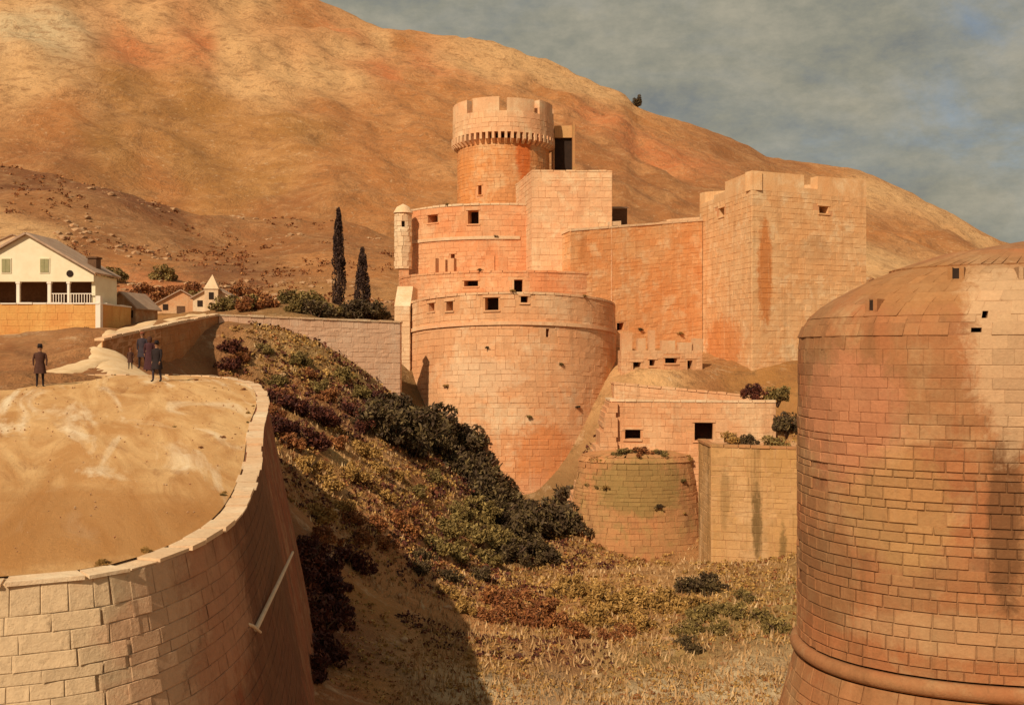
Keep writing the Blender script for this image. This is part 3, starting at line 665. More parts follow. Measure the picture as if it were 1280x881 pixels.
# small embrasure hoods on the shoulder
for px, w in ((1152, .20), (1276, .22), (1074, .14)):
    s = RT.near(px)
    zz0 = {1152: 2.35, 1276: 2.3, 1074: 1.35}[px]
    q0 = RT.P(s, zz0, .02); n3 = Vector((*RT.nrm(s), 0)); ux = Vector((-n3.y, n3.x, 0))
    m = MB()
    for sg in (-1, 1):
        c0 = q0+ux*sg*(w/2+.07)
        m.add([c0+ux*.07*a+n3*b+Vector((0, 0, c)) for c in (-.36, .36) for a, b in ((-1, -.5), (1, -.5), (1, .06), (-1, .06))], [(0,3,2,1),(4,5,6,7),(0,1,5,4),(1,2,6,5),(2,3,7,6),(3,0,4,7)])
    m.build('slit_jamb', M['right'], rt)
    v = MB(); v.add([q0+ux*(w/2)*a+n3*b+Vector((0, 0, c)) for c in (-.36, .32) for a, b in ((-1, -.5), (1, -.5), (1, .02), (-1, .02))], [(0,3,2,1),(4,5,6,7),(0,1,5,4),(1,2,6,5),(2,3,7,6),(3,0,4,7)])
    v.build('slit', M['void_shade'], rt)

# ------------------------------------------------------------------ near platform bastion (left)
RIM = [(-5.75,15.6),(-5.22,17.8),(-5.45,21),(-6.35,26),(-7.95,33),(-9.3,39.5),(-11.3,46),(-14.5,50.5),(-20,51.5),(-34,51.5),(-46,44),(-46,22),(-34,15),(-20,14.2),(-12,14.2),(-9,14.3),(-7.0,14.7)]
def catmull(p, k=5):
    n = len(p); out = []
    for i in range(n):
        a, b, c, d = [Vector(p[(i+j-1) % n]) for j in range(4)]
        for q in range(k):
            t = q/k; out.append(tuple(.5*((2*b)+(c-a)*t+(2*a-5*b+4*c-d)*t*t+(3*b-a-3*c+d)*t**3)))
    return out
TZ = lambda x, y: float(np.interp(y, [14, 17.5, 21, 26, 34, 46, 52], [-3.30, -3.24, -3.2, -2.98, -2.32, -1.45, -1.12]))
pb = thing('near_bastion', 'near rounded bastion with pale coping and battered wall, lower left', 'bastion')
NP = Plan(catmull(RIM), 0, batter=.0, tilt=TZ, kf=None)
NP.kf = None
def NPP(self, t, z, off=0.0, _P=Plan.P): return _P(self, t, z, off+.20*max(0, -z))
NP.P = NPP.__get__(NP)
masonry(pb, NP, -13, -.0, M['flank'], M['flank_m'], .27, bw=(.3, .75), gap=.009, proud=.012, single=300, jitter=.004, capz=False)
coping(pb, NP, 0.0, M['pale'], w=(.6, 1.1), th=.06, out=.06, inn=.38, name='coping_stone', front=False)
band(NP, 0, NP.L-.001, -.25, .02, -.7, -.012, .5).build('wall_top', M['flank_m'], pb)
# terrace surface: gently domed dusty earth inside the coping, one fine sheet
def inside(x, y, P):
    c = False; n = len(P)
    for i in range(n):
        x1, y1 = P[i]; x2, y2 = P[(i+1) % n]
        if (y1 > y) != (y2 > y) and x < (x2-x1)*(y-y1)/(y2-y1)+x1: c = not c
    return c
rim_in = [NP.P(NP.L*i/200, 0, -.40) for i in range(200)]
cen = Vector((-22, 32, 0)); rings = 26; vs = []; fs = []
for k in range(rings+1):
    f = 1-k/rings
    for i in range(200):
        r = rim_in[i]; x = cen.x+(r.x-cen.x)*f; y = cen.y+(r.y-cen.y)*f
        dist = (1-f); dz = .07*fnoise(x, y, .5)+.05*fnoise(x, y, 1.4)
        vs.append((x, y, TZ(x, y)+.055+min(1, dist*12)*(dz+.10)))
for k in range(rings):
    for i in range(200): fs.append((k*200+i, k*200+(i+1) % 200, (k+1)*200+(i+1) % 200, (k+1)*200+i))
def dustmat():
    m, nt, b = newmat('trodden dusty earth')
    p = wpos(nt)
    r0 = nt.nodes.new('ShaderNodeMapping'); r0.inputs['Rotation'].default_value = (0, 0, math.radians(-24)); nt.links.new(p, r0.inputs[0])
    rot = nt.nodes.new('ShaderNodeMapping'); rot.inputs['Scale'].default_value = (.95, .16, 1)
    nt.links.new(r0.outputs[0], rot.inputs[0]); r = rot.outputs[0]
    c = mix(nt, ramp(nt, [(.40, 0), (.62, 1)], noi(nt, r, .8, 7, .65, .8)), (.50,.25,.085), (.70,.43,.19))
    c = mix(nt, ramp(nt, [(.52, 0), (.68, .9)], noi(nt, r, .55, 9, .62, 1.2)), c, (.84,.68,.46))
    c = mix(nt, ramp(nt, [(.54, 0), (.68, .8)], noi(nt, r, .9, 9, .75, 1.5)), c, (.33,.14,.045))
    c = mix(nt, ramp(nt, [(.60, 0), (.66, .6)], noi(nt, p, 2.5, 9, .8)), c, (.24,.13,.05))
    # ochre band along the near edge, darker for shade painted into the earth
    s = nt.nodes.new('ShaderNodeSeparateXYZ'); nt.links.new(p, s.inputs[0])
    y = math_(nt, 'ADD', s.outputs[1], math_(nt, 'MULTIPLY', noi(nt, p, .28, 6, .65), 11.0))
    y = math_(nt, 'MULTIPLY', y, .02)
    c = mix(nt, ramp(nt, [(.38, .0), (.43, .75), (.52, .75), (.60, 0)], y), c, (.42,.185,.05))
    g = noi(nt, p, 9, 9, .8); c = mix(nt, ramp(nt, [(.5, 0), (.75, .4)], g), c, (.25,.13,.05))
    nt.links.new(c, b.inputs['Base Color']); bump(nt, b, math_(nt, 'ADD', g, noi(nt, r, 2.4, 6, .7)), .7, .05); return m
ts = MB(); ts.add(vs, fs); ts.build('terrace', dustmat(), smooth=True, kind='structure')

# road from the terrace up past the house and along the field wall
def ribbon(name, pts, mat, lift=.10):
    P_ = []
    for i in range(len(pts)-1):
        for k in range(8):
            t = k/8; a, b = pts[i], pts[i+1]; P_.append([a[j]+(b[j]-a[j])*t for j in range(3)])
    P_.append(list(pts[-1])); m = MB(); vs = []; c = 7
    for i, (x, y, w) in enumerate(P_):
        a = P_[max(i-1, 0)]; b = P_[min(i+1, len(P_)-1)]; d = Vector((b[0]-a[0], b[1]-a[1])).normalized(); n = Vector((-d.y, d.x))
        ww = w*(1+.15*fnoise(x, y, .3))
        for k in range(c):
            u = (k/(c-1)-.5)*ww; X, Y = x+n.x*u, y+n.y*u; vs.append((X, Y, ground(X, Y)+lift*(1 if 0 < k < c-1 else -.4)))
    m.add(vs, [(i*c+k, i*c+k+1, (i+1)*c+k+1, (i+1)*c+k) for i in range(len(P_)-1) for k in range(c-1)])
    return m.build(name, mat, smooth=True, kind='structure')
rd = plain('pale road dust', (.62,.40,.20), (.74,.54,.32), 1.2, bumpd=.03)
pts = []
for px, py, Y, w in ((175,470,51,3.5),(165,462,57,3.6),(140,450,61,2.6),(128,436,66,2.2),(150,418,76,2.0),(192,404,88,1.8),(245,392,100,2.2)):
    q = W(px, py, Y); pts.append((q.x, q.y, w))
ribbon('road', pts, rd)
q0, q1, q2 = W(60, 468, 54), W(130, 455, 60), W(-60, 478, 50)
ribbon('path', [(q2.x, 52.5, 2.0), (q0.x, 54, 1.8), (q1.x, 60, 1.6)], rd, .12)

# ------------------------------------------------------------------ house on its ochre base
hY = 85.0
def hx(px): return (px-640)*hY/F
def hz(py): return (440.5-py)*hY/F
hb_ = thing('gabled_house', 'cream gabled house with an open dark veranda on white posts', 'house')
X0, X1 = hx(-52), hx(117); ZB, ZV = hz(379), hz(352)
AP = (hx(34), hz(293)); ER = (hx(119), hz(342)); EL = (hx(-54), hz(342))
f = MB()   # upper gable front, 0.35 thick
fr = [(X0, ZV), (X1, ZV), (X1, ER[1]-.05), AP, (X0, EL[1]-.05)]
f.add([(x, hY, z) for x, z in fr]+[(x, hY+.35, z) for x, z in fr], [(0,1,2,3,4),(9,8,7,6,5)]+[(i, i+5, (i+1) % 5+5, (i+1) % 5) for i in range(5)])
f.box(X0, hY+.351, ZB, X0+.3, hY+5, EL[1]-.1); f.box(X1-.3, hY+.351, ZB, X1, hY+5, ER[1]-.1); f.box(X0+.301, hY+4.7, ZB, X1-.301, hY+5, EL[1]-.1)
f.build('gable_wall', M['white'], hb_)
f = MB(); f.box(X0+.301, hY+2.6, ZB, X1-.301, hY+2.8, ZV+.3); f.build('veranda_back_wall', M['wood'], hb_)
f = MB(); f.box(X0+.301, hY+.36, ZV-.02, X1-.301, hY+2.59, ZV+.12); f.build('veranda_ceiling', M['wood'], hb_)
for px in (-20, 22, 61, 85): 
    f = MB(); x = hx(px); w = .13 if px < 80 else .09; f.box(x-w, hY+.05, ZB, x+w, hY+.3, ZV-.002); f.box(x-w-.05, hY+.01, ZV-.16, x+w+.05, hY+.34, ZV-.003); f.build('post', M['post'], hb_)
def slope(m, a, b, y0, y1, th):
    (xa, za), (xb, zb) = a, b; d = Vector((xb-xa, zb-za)).normalized(); n = Vector((-d.y, d.x))
    if n.y < 0: n = -n
    q = [(xa, za), (xb, zb), (xb+n.x*th, zb+n.y*th), (xa+n.x*th, za+n.y*th)]
    m.add([(x, y0, z) for x, z in q]+[(x, y1, z) for x, z in q], [(0,1,2,3),(7,6,5,4),(0,4,5,1),(1,5,6,2),(2,6,7,3),(3,7,4,0)])
f = MB(); slope(f, (ER[0]+.1, ER[1]-.06), AP, hY-.35, hY+5.3, .16); f.build('roof_slope', M['greytile'], hb_)
f = MB(); slope(f, (EL[0]-.1, EL[1]-.06), AP, hY-.35, hY+5.3, .16); f.build('roof_slope', M['greytile'], hb_)
f = MB(); f.box(hx(97), hY+2, hz(336), hx(108), hY+3, hz(320)); f.box(hx(95.5), hY+1.9, hz(320)+.002, hx(109.5), hY+3.1, hz(318)); f.build('chimney', M['wood'], hb_)
for px in (8, 56):
    w = thing; x = hx(px); z = hz(332)
    fr_ = MB(); fr_.box(x-.42, hY-.06, z-.62, x+.42, hY-.003, z+.62); wo_ = fr_.build('window', M['white'], hb_)
    sh = MB(); sh.box(x-.34, hY-.10, z-.54, x-.01, hY-.062, z+.54); sh.build('shutter', M['shutter'], wo_)
    sh = MB(); sh.box(x+.01, hY-.10, z-.54, x+.34, hY-.062, z+.54); sh.build('shutter', M['shutter'], wo_)
oc = MB(); x, z = hx(87.5), hz(342)
oc.add([(x+math.cos(2*PI*i/20)*.28, hY-.05, z+math.sin(2*PI*i/20)*.28) for i in range(20)]+[(x+math.cos(2*PI*i/20)*.28, hY-.004, z+math.sin(2*PI*i/20)*.28) for i in range(20)], [tuple(range(20))[::-1]]+[(i, (i+1) % 20, 20+(i+1) % 20, 20+i) for i in range(20)])
oc.build('round_window', M['void_shade'], hb_)
for a, b in ((64, 84), (86, 116)):
    f = MB()
    n = int((hx(b)-hx(a))/.22)
    for i in range(n): f.box(hx(a)+.1+i*.22, hY+.1, ZB, hx(a)+.15+i*.22, hY+.15, ZB+.75)
    f.box(hx(a), hY+.08, ZB+.751, hx(b), hY+.17, ZB+.82); f.build('railing', M['post'], hb_)
tb = thing('ochre_base_wall', 'ochre plastered terrace wall carrying the cream gabled house', 'wall')
TBp = Plan([(hx(-58), hY-.9), (hx(130), hY-.9), (hx(130), hY+6), (hx(-58), hY+6)], ZB, sharp=True)
masonry(tb, TBp, ZB-4, ZB-.12, M['yellow'], M['yellow'], .5, proud=.02, gap=.015, jitter=.004)
coping(tb, TBp, ZB-.12, M['post'], th=.12, out=.08, one=True)
f = MB(); f.box(hx(125), hY-.93, ZB-2.6, hx(131), hY-.4, ZB+.55); f.build('corner_pier', M['post'], tb)

def cottage(name, label, px, py, Y, w, d, h, roof, wallm, roofm, rot=0, cat='house', tower=None):
    q = W(px, py, Y); z = ground(q.x, Y)-.4; t = thing(name, label, cat, loc=(q.x, Y, 0)); t.rotation_euler.z = rot
    zb = q.z if abs(q.z-z) < 4 else z
    base = min(z, zb)-.5
    m = MB(); m.box(-w/2, 0, base, w/2, d, zb+h); m.add([(-w/2,0,zb+h),(w/2,0,zb+h),(0,0,zb+h+roof),(-w/2,d,zb+h),(w/2,d,zb+h),(0,d,zb+h+roof)], [(0,1,2),(5,4,3)]); m.build('wall', wallm, t)
    for sgn in (-1, 1):
        r = MB(); slope(r, (sgn*(w/2+.25), zb+h-.25*roof/(w/2)+.01), (0, zb+h+roof+.01), -.25, d+.25, .12); r.build('roof_slope', roofm, t)
    dd = MB(); dd.box(-.45, -.05, zb, .45, -.003, zb+min(1.9, h*.8)); dd.build('door', M['wood'], t)
    for x in (-w*.32, w*.32):
        o = MB(); o.box(x-.28, -.05, zb+h*.45, x+.28, -.003, zb+h*.45+.65); o.build('window', M['void_shade'], t)
    if tower:
        m = MB(); m.box(-.7, -.9, zb+.02, .7, .5, zb+tower); m.add([(-.8,-1.0,zb+tower+.003),(.8,-1.0,zb+tower+.003),(.8,.6,zb+tower+.003),(-.8,.6,zb+tower+.003),(0,-.2,zb+tower+1.6)], [(0,1,4),(1,2,4),(2,3,4),(3,0,4),(3,2,1,0)]); m.build('bell_turret', wallm, t)
        o = MB(); o.box(-.25, -.95, zb+tower-1.1, .25, -.905, zb+tower-.35); o.build('bell_opening', M['void_shade'], t)
    return t
cottage('chapel', 'small white chapel with a pointed bell turret beyond the field wall', 266, 392, 112, 4.2, 6, 1.7, 1.2, M['pale'], M['greytile'], .1, 'chapel', 2.6)
cottage('cottage', 'low whitewashed cottage behind the pink wall left of the cypresses', 347, 393, 116, 3.0, 4, 1.0, .8, M['pale'], M['pale'], -.05)
cottage('cottage', 'long pale cottage at the foot of the hill just left of the white chapel', 226, 394, 118, 5.2, 5, 1.3, 1.5, M['ledge'], M['greytile'], .25)
cottage('stone_hut', 'round-backed grey stone hut right behind the end of the ochre terrace wall', 151, 408, 92, 2.8, 4, 1.7, 1.3, M['rock'], M['greytile'], -.15, 'hut')
cottage('cottage', 'little pink-roofed cottage between the white chapel and the low whitewashed cottage', 302, 393, 124, 3.6, 4, .9, 1.1, M['ledge'], M['tile'], -.3)
cottage('cottage', 'half-hidden cream farmhouse on the slope above the gabled house', 16, 283, 210, 9, 8, 3.0, 2.2, M['pale'], M['greytile'], .2)

# ------------------------------------------------------------------ vegetation
def leafcloud(name, n, rx, ry, rz, size, mat, clumps=26, seed=0, cone=False, spread=.26):
    rg = np.random.RandomState(seed); C = []
    for i in range(clumps):
        if cone:
            h = rg.uniform(0, 1)**.8; a = rg.uniform(0, 2*PI); r = (1-h)**.62*(.35+.65*min(1, h*6))*.75
            C.append((math.cos(a)*r*rx, math.sin(a)*r*ry, h*rz, .55+.45*(1-h)))
        else:
            a = rg.uniform(0, 2*PI); u = rg.uniform(0, 1)**.45; ph = math.acos(rg.uniform(-.15, 1)); s_ = rg.uniform(.62, 1.05)
            C.append((math.cos(a)*math.sin(ph)*u*rx*s_, math.sin(a)*math.sin(ph)*u*ry*s_, (math.cos(ph)*u*.8+.25)*rz*s_, rg.uniform(.6, 1.25)))
    C = np.array(C); k = rg.randint(0, clumps, n); sp = spread*(C[k, 3])[:, None]
    d = rg.normal(size=(n, 3)); d /= np.linalg.norm(d, axis=1)[:, None]; d *= rg.uniform(.3, 1, (n, 1))**.5
    P = C[k, :3]+d*sp*np.array([rx, ry, rz if not cone else rx*2.2])
    P[:, 2] = np.maximum(P[:, 2], .02)
    a = rg.normal(size=(n, 3)); a /= np.linalg.norm(a, axis=1)[:, None]
    if cone: a[:, 2] = np.abs(a[:, 2])*2+.6; a /= np.linalg.norm(a, axis=1)[:, None]
    b = np.cross(a, rg.normal(size=(n, 3))); b /= np.linalg.norm(b, axis=1)[:, None]
    s_ = size*rg.uniform(.6, 1.4, (n, 1))
    V = np.stack([P-a*s_, P+b*s_*.42, P+a*s_, P-b*s_*.42], 1).reshape(-1, 3)
    me = bpy.data.meshes.new(name); me.from_pydata(V.tolist(), [], np.arange(4*n).reshape(-1, 4).tolist()); me.materials.append(mat); me.update(); return me
def stems(seed, rx, rz, n=6, r=.05):
    rg = random.Random(seed); m = MB()
    for i in range(n):
        a = rg.uniform(0, 2*PI); e = Vector((math.cos(a)*rx*.6, math.sin(a)*rx*.6, rz*.75)); mid = e*.5+Vector((rg.uniform(-.1, .1), rg.uniform(-.1, .1), rz*.12))
        m.tube([(0, 0, -.3), mid, e], [r, r*.7, r*.25], 5)
    return m.mesh('stem', M['bark'])
SHR = {}
for kind in ('dark', 'olive', 'russet', 'ochre', 'maroon'):
    SHR[kind] = [(leafcloud('foliage', 1700, 1, 1, .85, .085, LF[kind], 24, sd+hash(kind[0]) % 1*0), stems(sd, 1, .85)) for sd in (11, 12, 13)]
CNT = 0
def shrub(kind, label, x, y, r, h=None, group=None, z=None, name='shrub'):
    global CNT; CNT += 1
    fm, sm_ = SHR[kind][CNT % 3]; z = ground(x, y) if z is None else z
    t = thing(name, label, 'shrub', group, (x, y, z-.1)); t.rotation_euler.z = random.uniform(0, 6.28); t.scale = (r, r*random.uniform(.85, 1.1), (h or r)*random.uniform(.95, 1.1))
    link('foliage', fm, t); link('stem', sm_, t); return t
def cover(label, group, items, name='shrub'):
    for kind, px, py, Y, r in items:
        q = W(px, py, Y); y = Y; shrub(kind, label, q.x, y, r, group=group, name=name)
PS = 1.45
def hitray(px, py):
    d = W(px, py, 100).normalized(); h = BV.ray_cast(Vector((0, 0, 0)), d); return h[0] if h[0] else W(px, py, 80)
def patch(kind, label, group, spots, name='shrub'):
    base = label; L_ = min(spots); R_ = max(spots); T_ = min(spots, key=lambda q: q[1]); B_ = max(spots, key=lambda q: q[1])
    for sp in spots:
        px, py, r = sp
        label = ('leftmost ' if sp is L_ else 'rightmost ' if sp is R_ else 'uppermost ' if sp is T_ else 'lowest ' if sp is B_ else 'inner ')+base
        p = hitray(px, py); r = r*PS*(1.22 if kind == 'dark' and p.y > 75 else 1); shrub(kind, label, p.x, p.y, r, group=group, z=p.z, name=name)
# thicket at the foot of the round bastion
patch('dark', 'dark shrub in the dense thicket at the foot of the lower bastion', 'thicket at the foot of the lower bastion',
  [(505,545,1.5),(520,540,1.7),(540,545,1.8),(558,550,1.7),(575,560,1.7),(590,575,1.6),(603,592,1.5),(615,610,1.4),(628,628,1.3),(640,645,1.4),])
patch('dark', 'dark shrub tucked into the notch where the lower bastion meets the wing wall', 'dark shrubs in the notch by the wing wall', [(655,660,1.5),(670,668,1.4),(685,665,1.3),(700,655,1.5),(712,640,1.6),(706,665,1.3)])
patch('dark', 'dark shrub at the upper left end of the thicket, under the pale buttress', 'dark shrubs under the pale buttress', [(480,530,1.4),(465,540,1.3),(490,555,1.2),(515,570,1.1),(475,520,1.2),(495,520,1.3)])
patch('dark', 'dark shrub along the lower, downhill edge of the bastion thicket', 'dark shrubs on the lower edge of the thicket', [(560,580,1.3),(580,600,1.3),(600,620,1.2),(545,565,1.3),(570,590,1.2),(590,605,1.3),(612,632,1.2),(625,650,1.2),(530,560,1.1),(640,668,1.2),(610,650,1.0)])
patch('olive', 'olive-green bush on the slope just below the dark thicket', 'olive bushes below the dark thicket',
  [(595,640,1.2),(610,655,1.2),(575,650,1.1),(560,670,1.1),(590,675,1.2),(620,680,1.2),(640,690,1.1),(545,690,1.0),(570,700,1.0),(605,705,1.0),(540,600,.8),(520,620,.7)])
patch('dark', 'dark low shrub on the ditch floor below the bastion thicket', 'dark low shrubs on the ditch floor',
  [(525,700,.6),(524,715,.6),(640,700,1.0),(665,690,1.0),(600,722,.7),(560,725,.6),(680,700,.9)])
# counterscarp slope
patch('olive', 'sprawling olive bush on the slope below the pink wall', 'olive bushes under the pink wall',
  [(330,440,.7),(375,455,.8),(430,475,.9),(345,480,.8),(400,490,.8),(450,495,.8)])
patch('maroon', 'maroon heath shrub half way down the ditch slope', 'maroon shrubs on the ditch slope',
  [(345,505,1.0),(375,520,1.1),(405,530,1.0),(440,520,1.0),(365,545,.9),(395,560,.9),(455,540,.9),(340,540,.9),(290,440,.9),(285,460,.9),(470,505,.9)])
patch('russet', 'low rusty bush on the upper ditch slope', 'rusty bushes on the upper ditch slope', [(350,500,.8),(385,470,.7),(410,500,.8),(360,560,.8),(420,560,.8),(340,520,.7),(400,680,.7),(440,655,.7),(300,450,.7)])
patch('ochre', 'ochre dry bush in the hollow of the ditch slope', 'ochre bushes in the ditch hollow',
  [(385,590,.8),(410,610,.8),(440,600,.8),(470,590,.7),(430,640,.7),(400,650,.7),(480,625,.6),(500,600,.7),(455,570,.9)])
patch('russet', 'russet bush in the middle of the ditch', 'russet bushes in mid ditch',
  [(470,660,.7),(495,655,.8),(510,670,.7),(480,685,.7),(450,675,.6),(515,645,.6)])
# foreground clump by the near bastion
patch('maroon', 'deep maroon shrub crowding the foot of the near bastion', 'maroon thicket by the near bastion',
  [(385,700,.9),(400,720,.9),(375,740,.8),(410,745,.9),(390,770,.9),(370,790,.8),(400,795,.8),(380,820,.8),(355,815,.7),(410,825,.7),(430,700,.8),(450,715,.7),(350,760,.8),(345,845,.7),(390,845,.6),(375,715,.9),(420,770,.7)])
patch('russet', 'russet shrub on the open floor in front of the ravelin', 'russet shrubs in front of the ravelin',
  [(620,755,.8),(640,770,.8),(660,780,.8),(680,770,.8),(700,785,.7),(650,750,.7),(610,775,.6),(720,795,.6),(780,795,.6),(760,800,.5),(300,865,.5)])
patch('ochre', 'yellow-ochre shrub along the foot of the ravelin', 'yellow shrubs along the ravelin foot',
  [(730,745,.9),(750,755,.9),(770,765,.9),(790,750,.9),(810,760,.8),(830,755,.8),(850,765,.8),(715,735,.8),(745,780,.8),(870,760,.7),(800,785,.7),(700,745,.8),(560,745,.6),(580,765,.6)])
patch('olive', 'olive bush beneath the streaked lower curtain wall', 'olive bushes under the lower curtain',
  [(880,775,.7),(900,765,.6),(920,770,.6),(950,775,.6),(860,790,.6),(900,790,.5),(970,790,.6),(930,750,.6)])
patch('dark', 'small dark bush at the right foot of the ravelin', 'dark bushes at the right foot of the ravelin', [(862,740,.8),(885,738,.9),(858,805,.5),(868,815,.4)])
# shrubs near the right terraces
for lab, px, py, Y, r, k in (('brown domed bush on the terrace left of the near tower', 943, 497, 90.5, 1.5, 'maroon'), ('second domed bush, touching the edge of the near tower', 972, 500, 90.5, 1.6, 'olive'),
    ('dark bush in the gap between blockhouse and near tower', 983, 538, 84, 1.6, 'dark'), ('low dark bush on top of the streaked lower curtain wall', 935, 556, 78, 1.0, 'dark'),
    ('ochre tuft of scrub on the lower curtain wall next to the dark bush', 912, 552, 78, 1.0, 'ochre'), ('green scrub on the lower curtain beside the near tower', 968, 562, 77, 1.2, 'olive')):
    q = W(px, py, Y); shrub(k, lab, q.x, Y, r, group=None, z=q.z)
q = W(108, 418, 82.5); shrub('maroon', 'small dark bush against the ochre terrace wall near its corner', q.x, 82.5, .5, 1.1, z=q.z-.2)
# hill-foot hedge and trees
patch('russet', 'rust-coloured bush among the cottages at the foot of the hill', 'bushes among the cottages',
  [(175,392,1.5),(190,388,1.6),(205,378,1.8),(222,372,1.8),(285,380,1.5),(300,372,1.9),(320,376,1.6),(180,372,2.0),(240,368,1.8),(330,384,1.3),(310,388,1.2)])
patch('olive', 'dark green bush at the hill foot near the chapel', 'green bushes near the chapel',
  [(238,384,1.4),(246,378,1.5),(283,388,1.2),(315,385,1.2),(375,390,1.3),(390,386,1.4),(400,392,1.2),(370,380,1.4),(205,350,2.2),(140,352,2.2)])
patch('dark', 'black-green bush crouching beside the two cypresses', 'bushes beside the cypresses', [(395,395,1.1),(440,396,1.1),(450,397,1.2),(462,397,1.3),(472,398,1.0),(432,396,.9)])
cy1 = leafcloud('crown', 7000, .95, .95, 9.6, .12, LF['cyp'], 130, 5, cone=True, spread=.34)
cy2 = leafcloud('crown', 6000, 1.05, 1.05, 6.9, .12, LF['cyp'], 100, 8, cone=True, spread=.34)
for lab, px, Y, zt, h, cr in (('taller and slimmer of the two dark cypresses behind the pink wall', 423, 107, 263, 9.6, cy1), ('shorter broad cypress, nearer the fortress, behind the pink wall', 453, 106, 313, 6.9, cy2)):
    top = W(px, zt, Y); t = thing('cypress_tree', lab, 'tree', 'cypresses', (top.x, Y, top.z-h))
    link('crown', cr, t); m = MB(); m.tube([(0, 0, -1.5), (0, 0, h*.5), (0, 0, h*.9)], [.18, .12, .03], 8); m.build('trunk', M['bark'], t)
q = W(797, 134, 880)
rt_ = thing('ridge_tree', 'lone small tree on the mountain skyline above the fortress', 'tree', loc=(q.x, 880, q.z-3))
m = leafcloud('crown', 2200, 4, 4, 8, .6, LF['dark'], 9, 3, spread=.5); o = link('crown', m, rt_, loc=(0, 0, 4)); m = MB(); m.tube([(0, 0, -3), (.3, 0, 3), (0, 0, 7)], [.7, .5, .3], 6); m.build('trunk', M['bark'], rt_)

# hillside scrub: tiny dark and rusty bushes nobody could count, one object each
def scatter(name, label, mat, n, region, size, seed, quads=7, flat=.5):
    rg = np.random.RandomState(seed); V = []; k = 0
    while k < n:
        x, y, ok = region(rg)
        if not ok: continue
        z = ground(x, y); k += 1; s = size*rg.uniform(.5, 1.5)*(max(.4, y/80) if y < 130 else y/170)
        for j in range(quads):
            c = np.array([x, y, z+s*.25])+rg.normal(size=3)*s*np.array([.5, .5, .3*flat*2]); a = rg.normal(size=3); a /= np.linalg.norm(a); b = np.cross(a, rg.normal(size=3)); b /= np.linalg.norm(b)
            V += [c-a*s*.45, c+b*s*.3, c+a*s*.45, c-b*s*.3]
    me = bpy.data.meshes.new(name); me.from_pydata([tuple(v) for v in V], [], [(4*i, 4*i+1, 4*i+2, 4*i+3) for i in range(len(V)//4)]); me.materials.append(mat); me.update()
    o = link(name, me, kind='stuff'); o['label'] = label; o['category'] = 'scrub'; return o
def reg_hill(rg):
    y = math.exp(rg.uniform(math.log(135), math.log(395))); x = rg.uniform(-.52, .5)*y
    return x, y, fnoise(x, y, .03, 4) > .12
scatter('hill_scrub', 'rust and brown scrub dotted over the lower mountain side', LF['russet'], 2600, reg_hill, .42, 1, 9)
def reg_ditch(rg):
    y = rg.uniform(34, 96); x = rg.uniform(-.28, .29)*y
    return x, y, fnoise(x, y, .12, 3) > -.2 and not (x < -4 and y < 50 and x < -(y-14)*.12-3.5)
scatter('ditch_scrub', 'low tangled undergrowth over the floor and slopes of the ditch', LF['ochre'], 6500, reg_ditch, .22, 2, 9, .5)
def reg_dark(rg):
    y = rg.uniform(40, 98); x = rg.uniform(-.27, .10)*y
    return x, y, fnoise(x+70, y, .1, 3) > .02 and not (x < -4 and y < 50 and x < -(y-14)*.12-3.5)
scatter('ditch_brambles', 'dark bramble undergrowth on the left side of the ditch', LF['maroon'], 2200, reg_dark, .26, 3, 10, .5)
scatter('ditch_weeds', 'rusty weeds mixed through the ditch floor', LF['russet'], 2600, reg_ditch, .20, 21, 9, .5)
# dry grass blades on the ditch floor
rg = np.random.RandomState(4); V = []
for i in range(26000):
    y = 26+70*rg.uniform()**1.6; x = rg.uniform(-.25, .29)*y
    if x < -4.0 and y < 50: continue
    z = ground(x, y) if i % 1 == 0 else 0; h = rg.uniform(.12, .38); a = rg.uniform(0, 6.28); w = .022+.0006*y
    dx, dy = math.cos(a)*w, math.sin(a)*w; lx, ly = rg.normal()*.1, rg.normal()*.1
    V += [(x-dx, y-dy, z-.03), (x+dx, y+dy, z-.03), (x+lx, y+ly, z+h)]
me = bpy.data.meshes.new('dry_grass'); me.from_pydata(V, [], [(3*i, 3*i+1, 3*i+2) for i in range(len(V)//3)]); me.materials.append(M['grass']); me.update()
gr_ = link('dry_grass', me, kind='stuff'); gr_['label'] = 'straw-coloured dry grass covering the ditch floor'; gr_['category'] = 'grass'
# pebbles and clods on the terrace
m = MB(); rg = random.Random(5)
for i in range(900):
    x = rg.uniform(-30, -6); y = rg.uniform(15.5, 49)
    if not inside(x, y, [(r.x, r.y) for r in rim_in[::4]]): continue
    r = rg.uniform(.008, .026)*(1+(y-15)/40); z = TZ(x, y)+.17; m.add([(x-r, y, z), (x, y-r, z), (x+r, y, z), (x, y+r, z), (x+r*.2, y, z+r*.9), (x, y, z-r)], [(0,1,4),(1,2,4),(2,3,4),(3,0,4),(1,0,5),(2,1,5),(3,2,5),(0,3,5)])
o = m.build('pebbles', M['rock'], kind='stuff'); o['label'] = 'pebbles and clods strewn over the terrace'; o['category'] = 'gravel'
for i in range(46):
    t_ = NP.L*random.uniform(0, .40) if i % 2 else NP.L*random.uniform(.86, 1.0); q = NP.P(t_, 0, -random.uniform(.42, .9) if i % 3 else -random.uniform(.9, 3))
    shrub(random.choice(['ochre', 'olive', 'russet']), 'little weed growing beside the coping of the near terrace', q.x, q.y, random.uniform(.06, .16), group='weeds beside the near coping', z=q.z+.14, name='wall_weed')
def tuft(plan, px, z, r, kind):
    s_ = plan.near(px); q = plan.P(s_, z, .12); t = shrub(kind, 'small tuft of weeds rooted in a joint of the fortress masonry', q.x, q.y, r, r*.8, 'weeds in the fortress masonry', q.z, 'wall_weed')
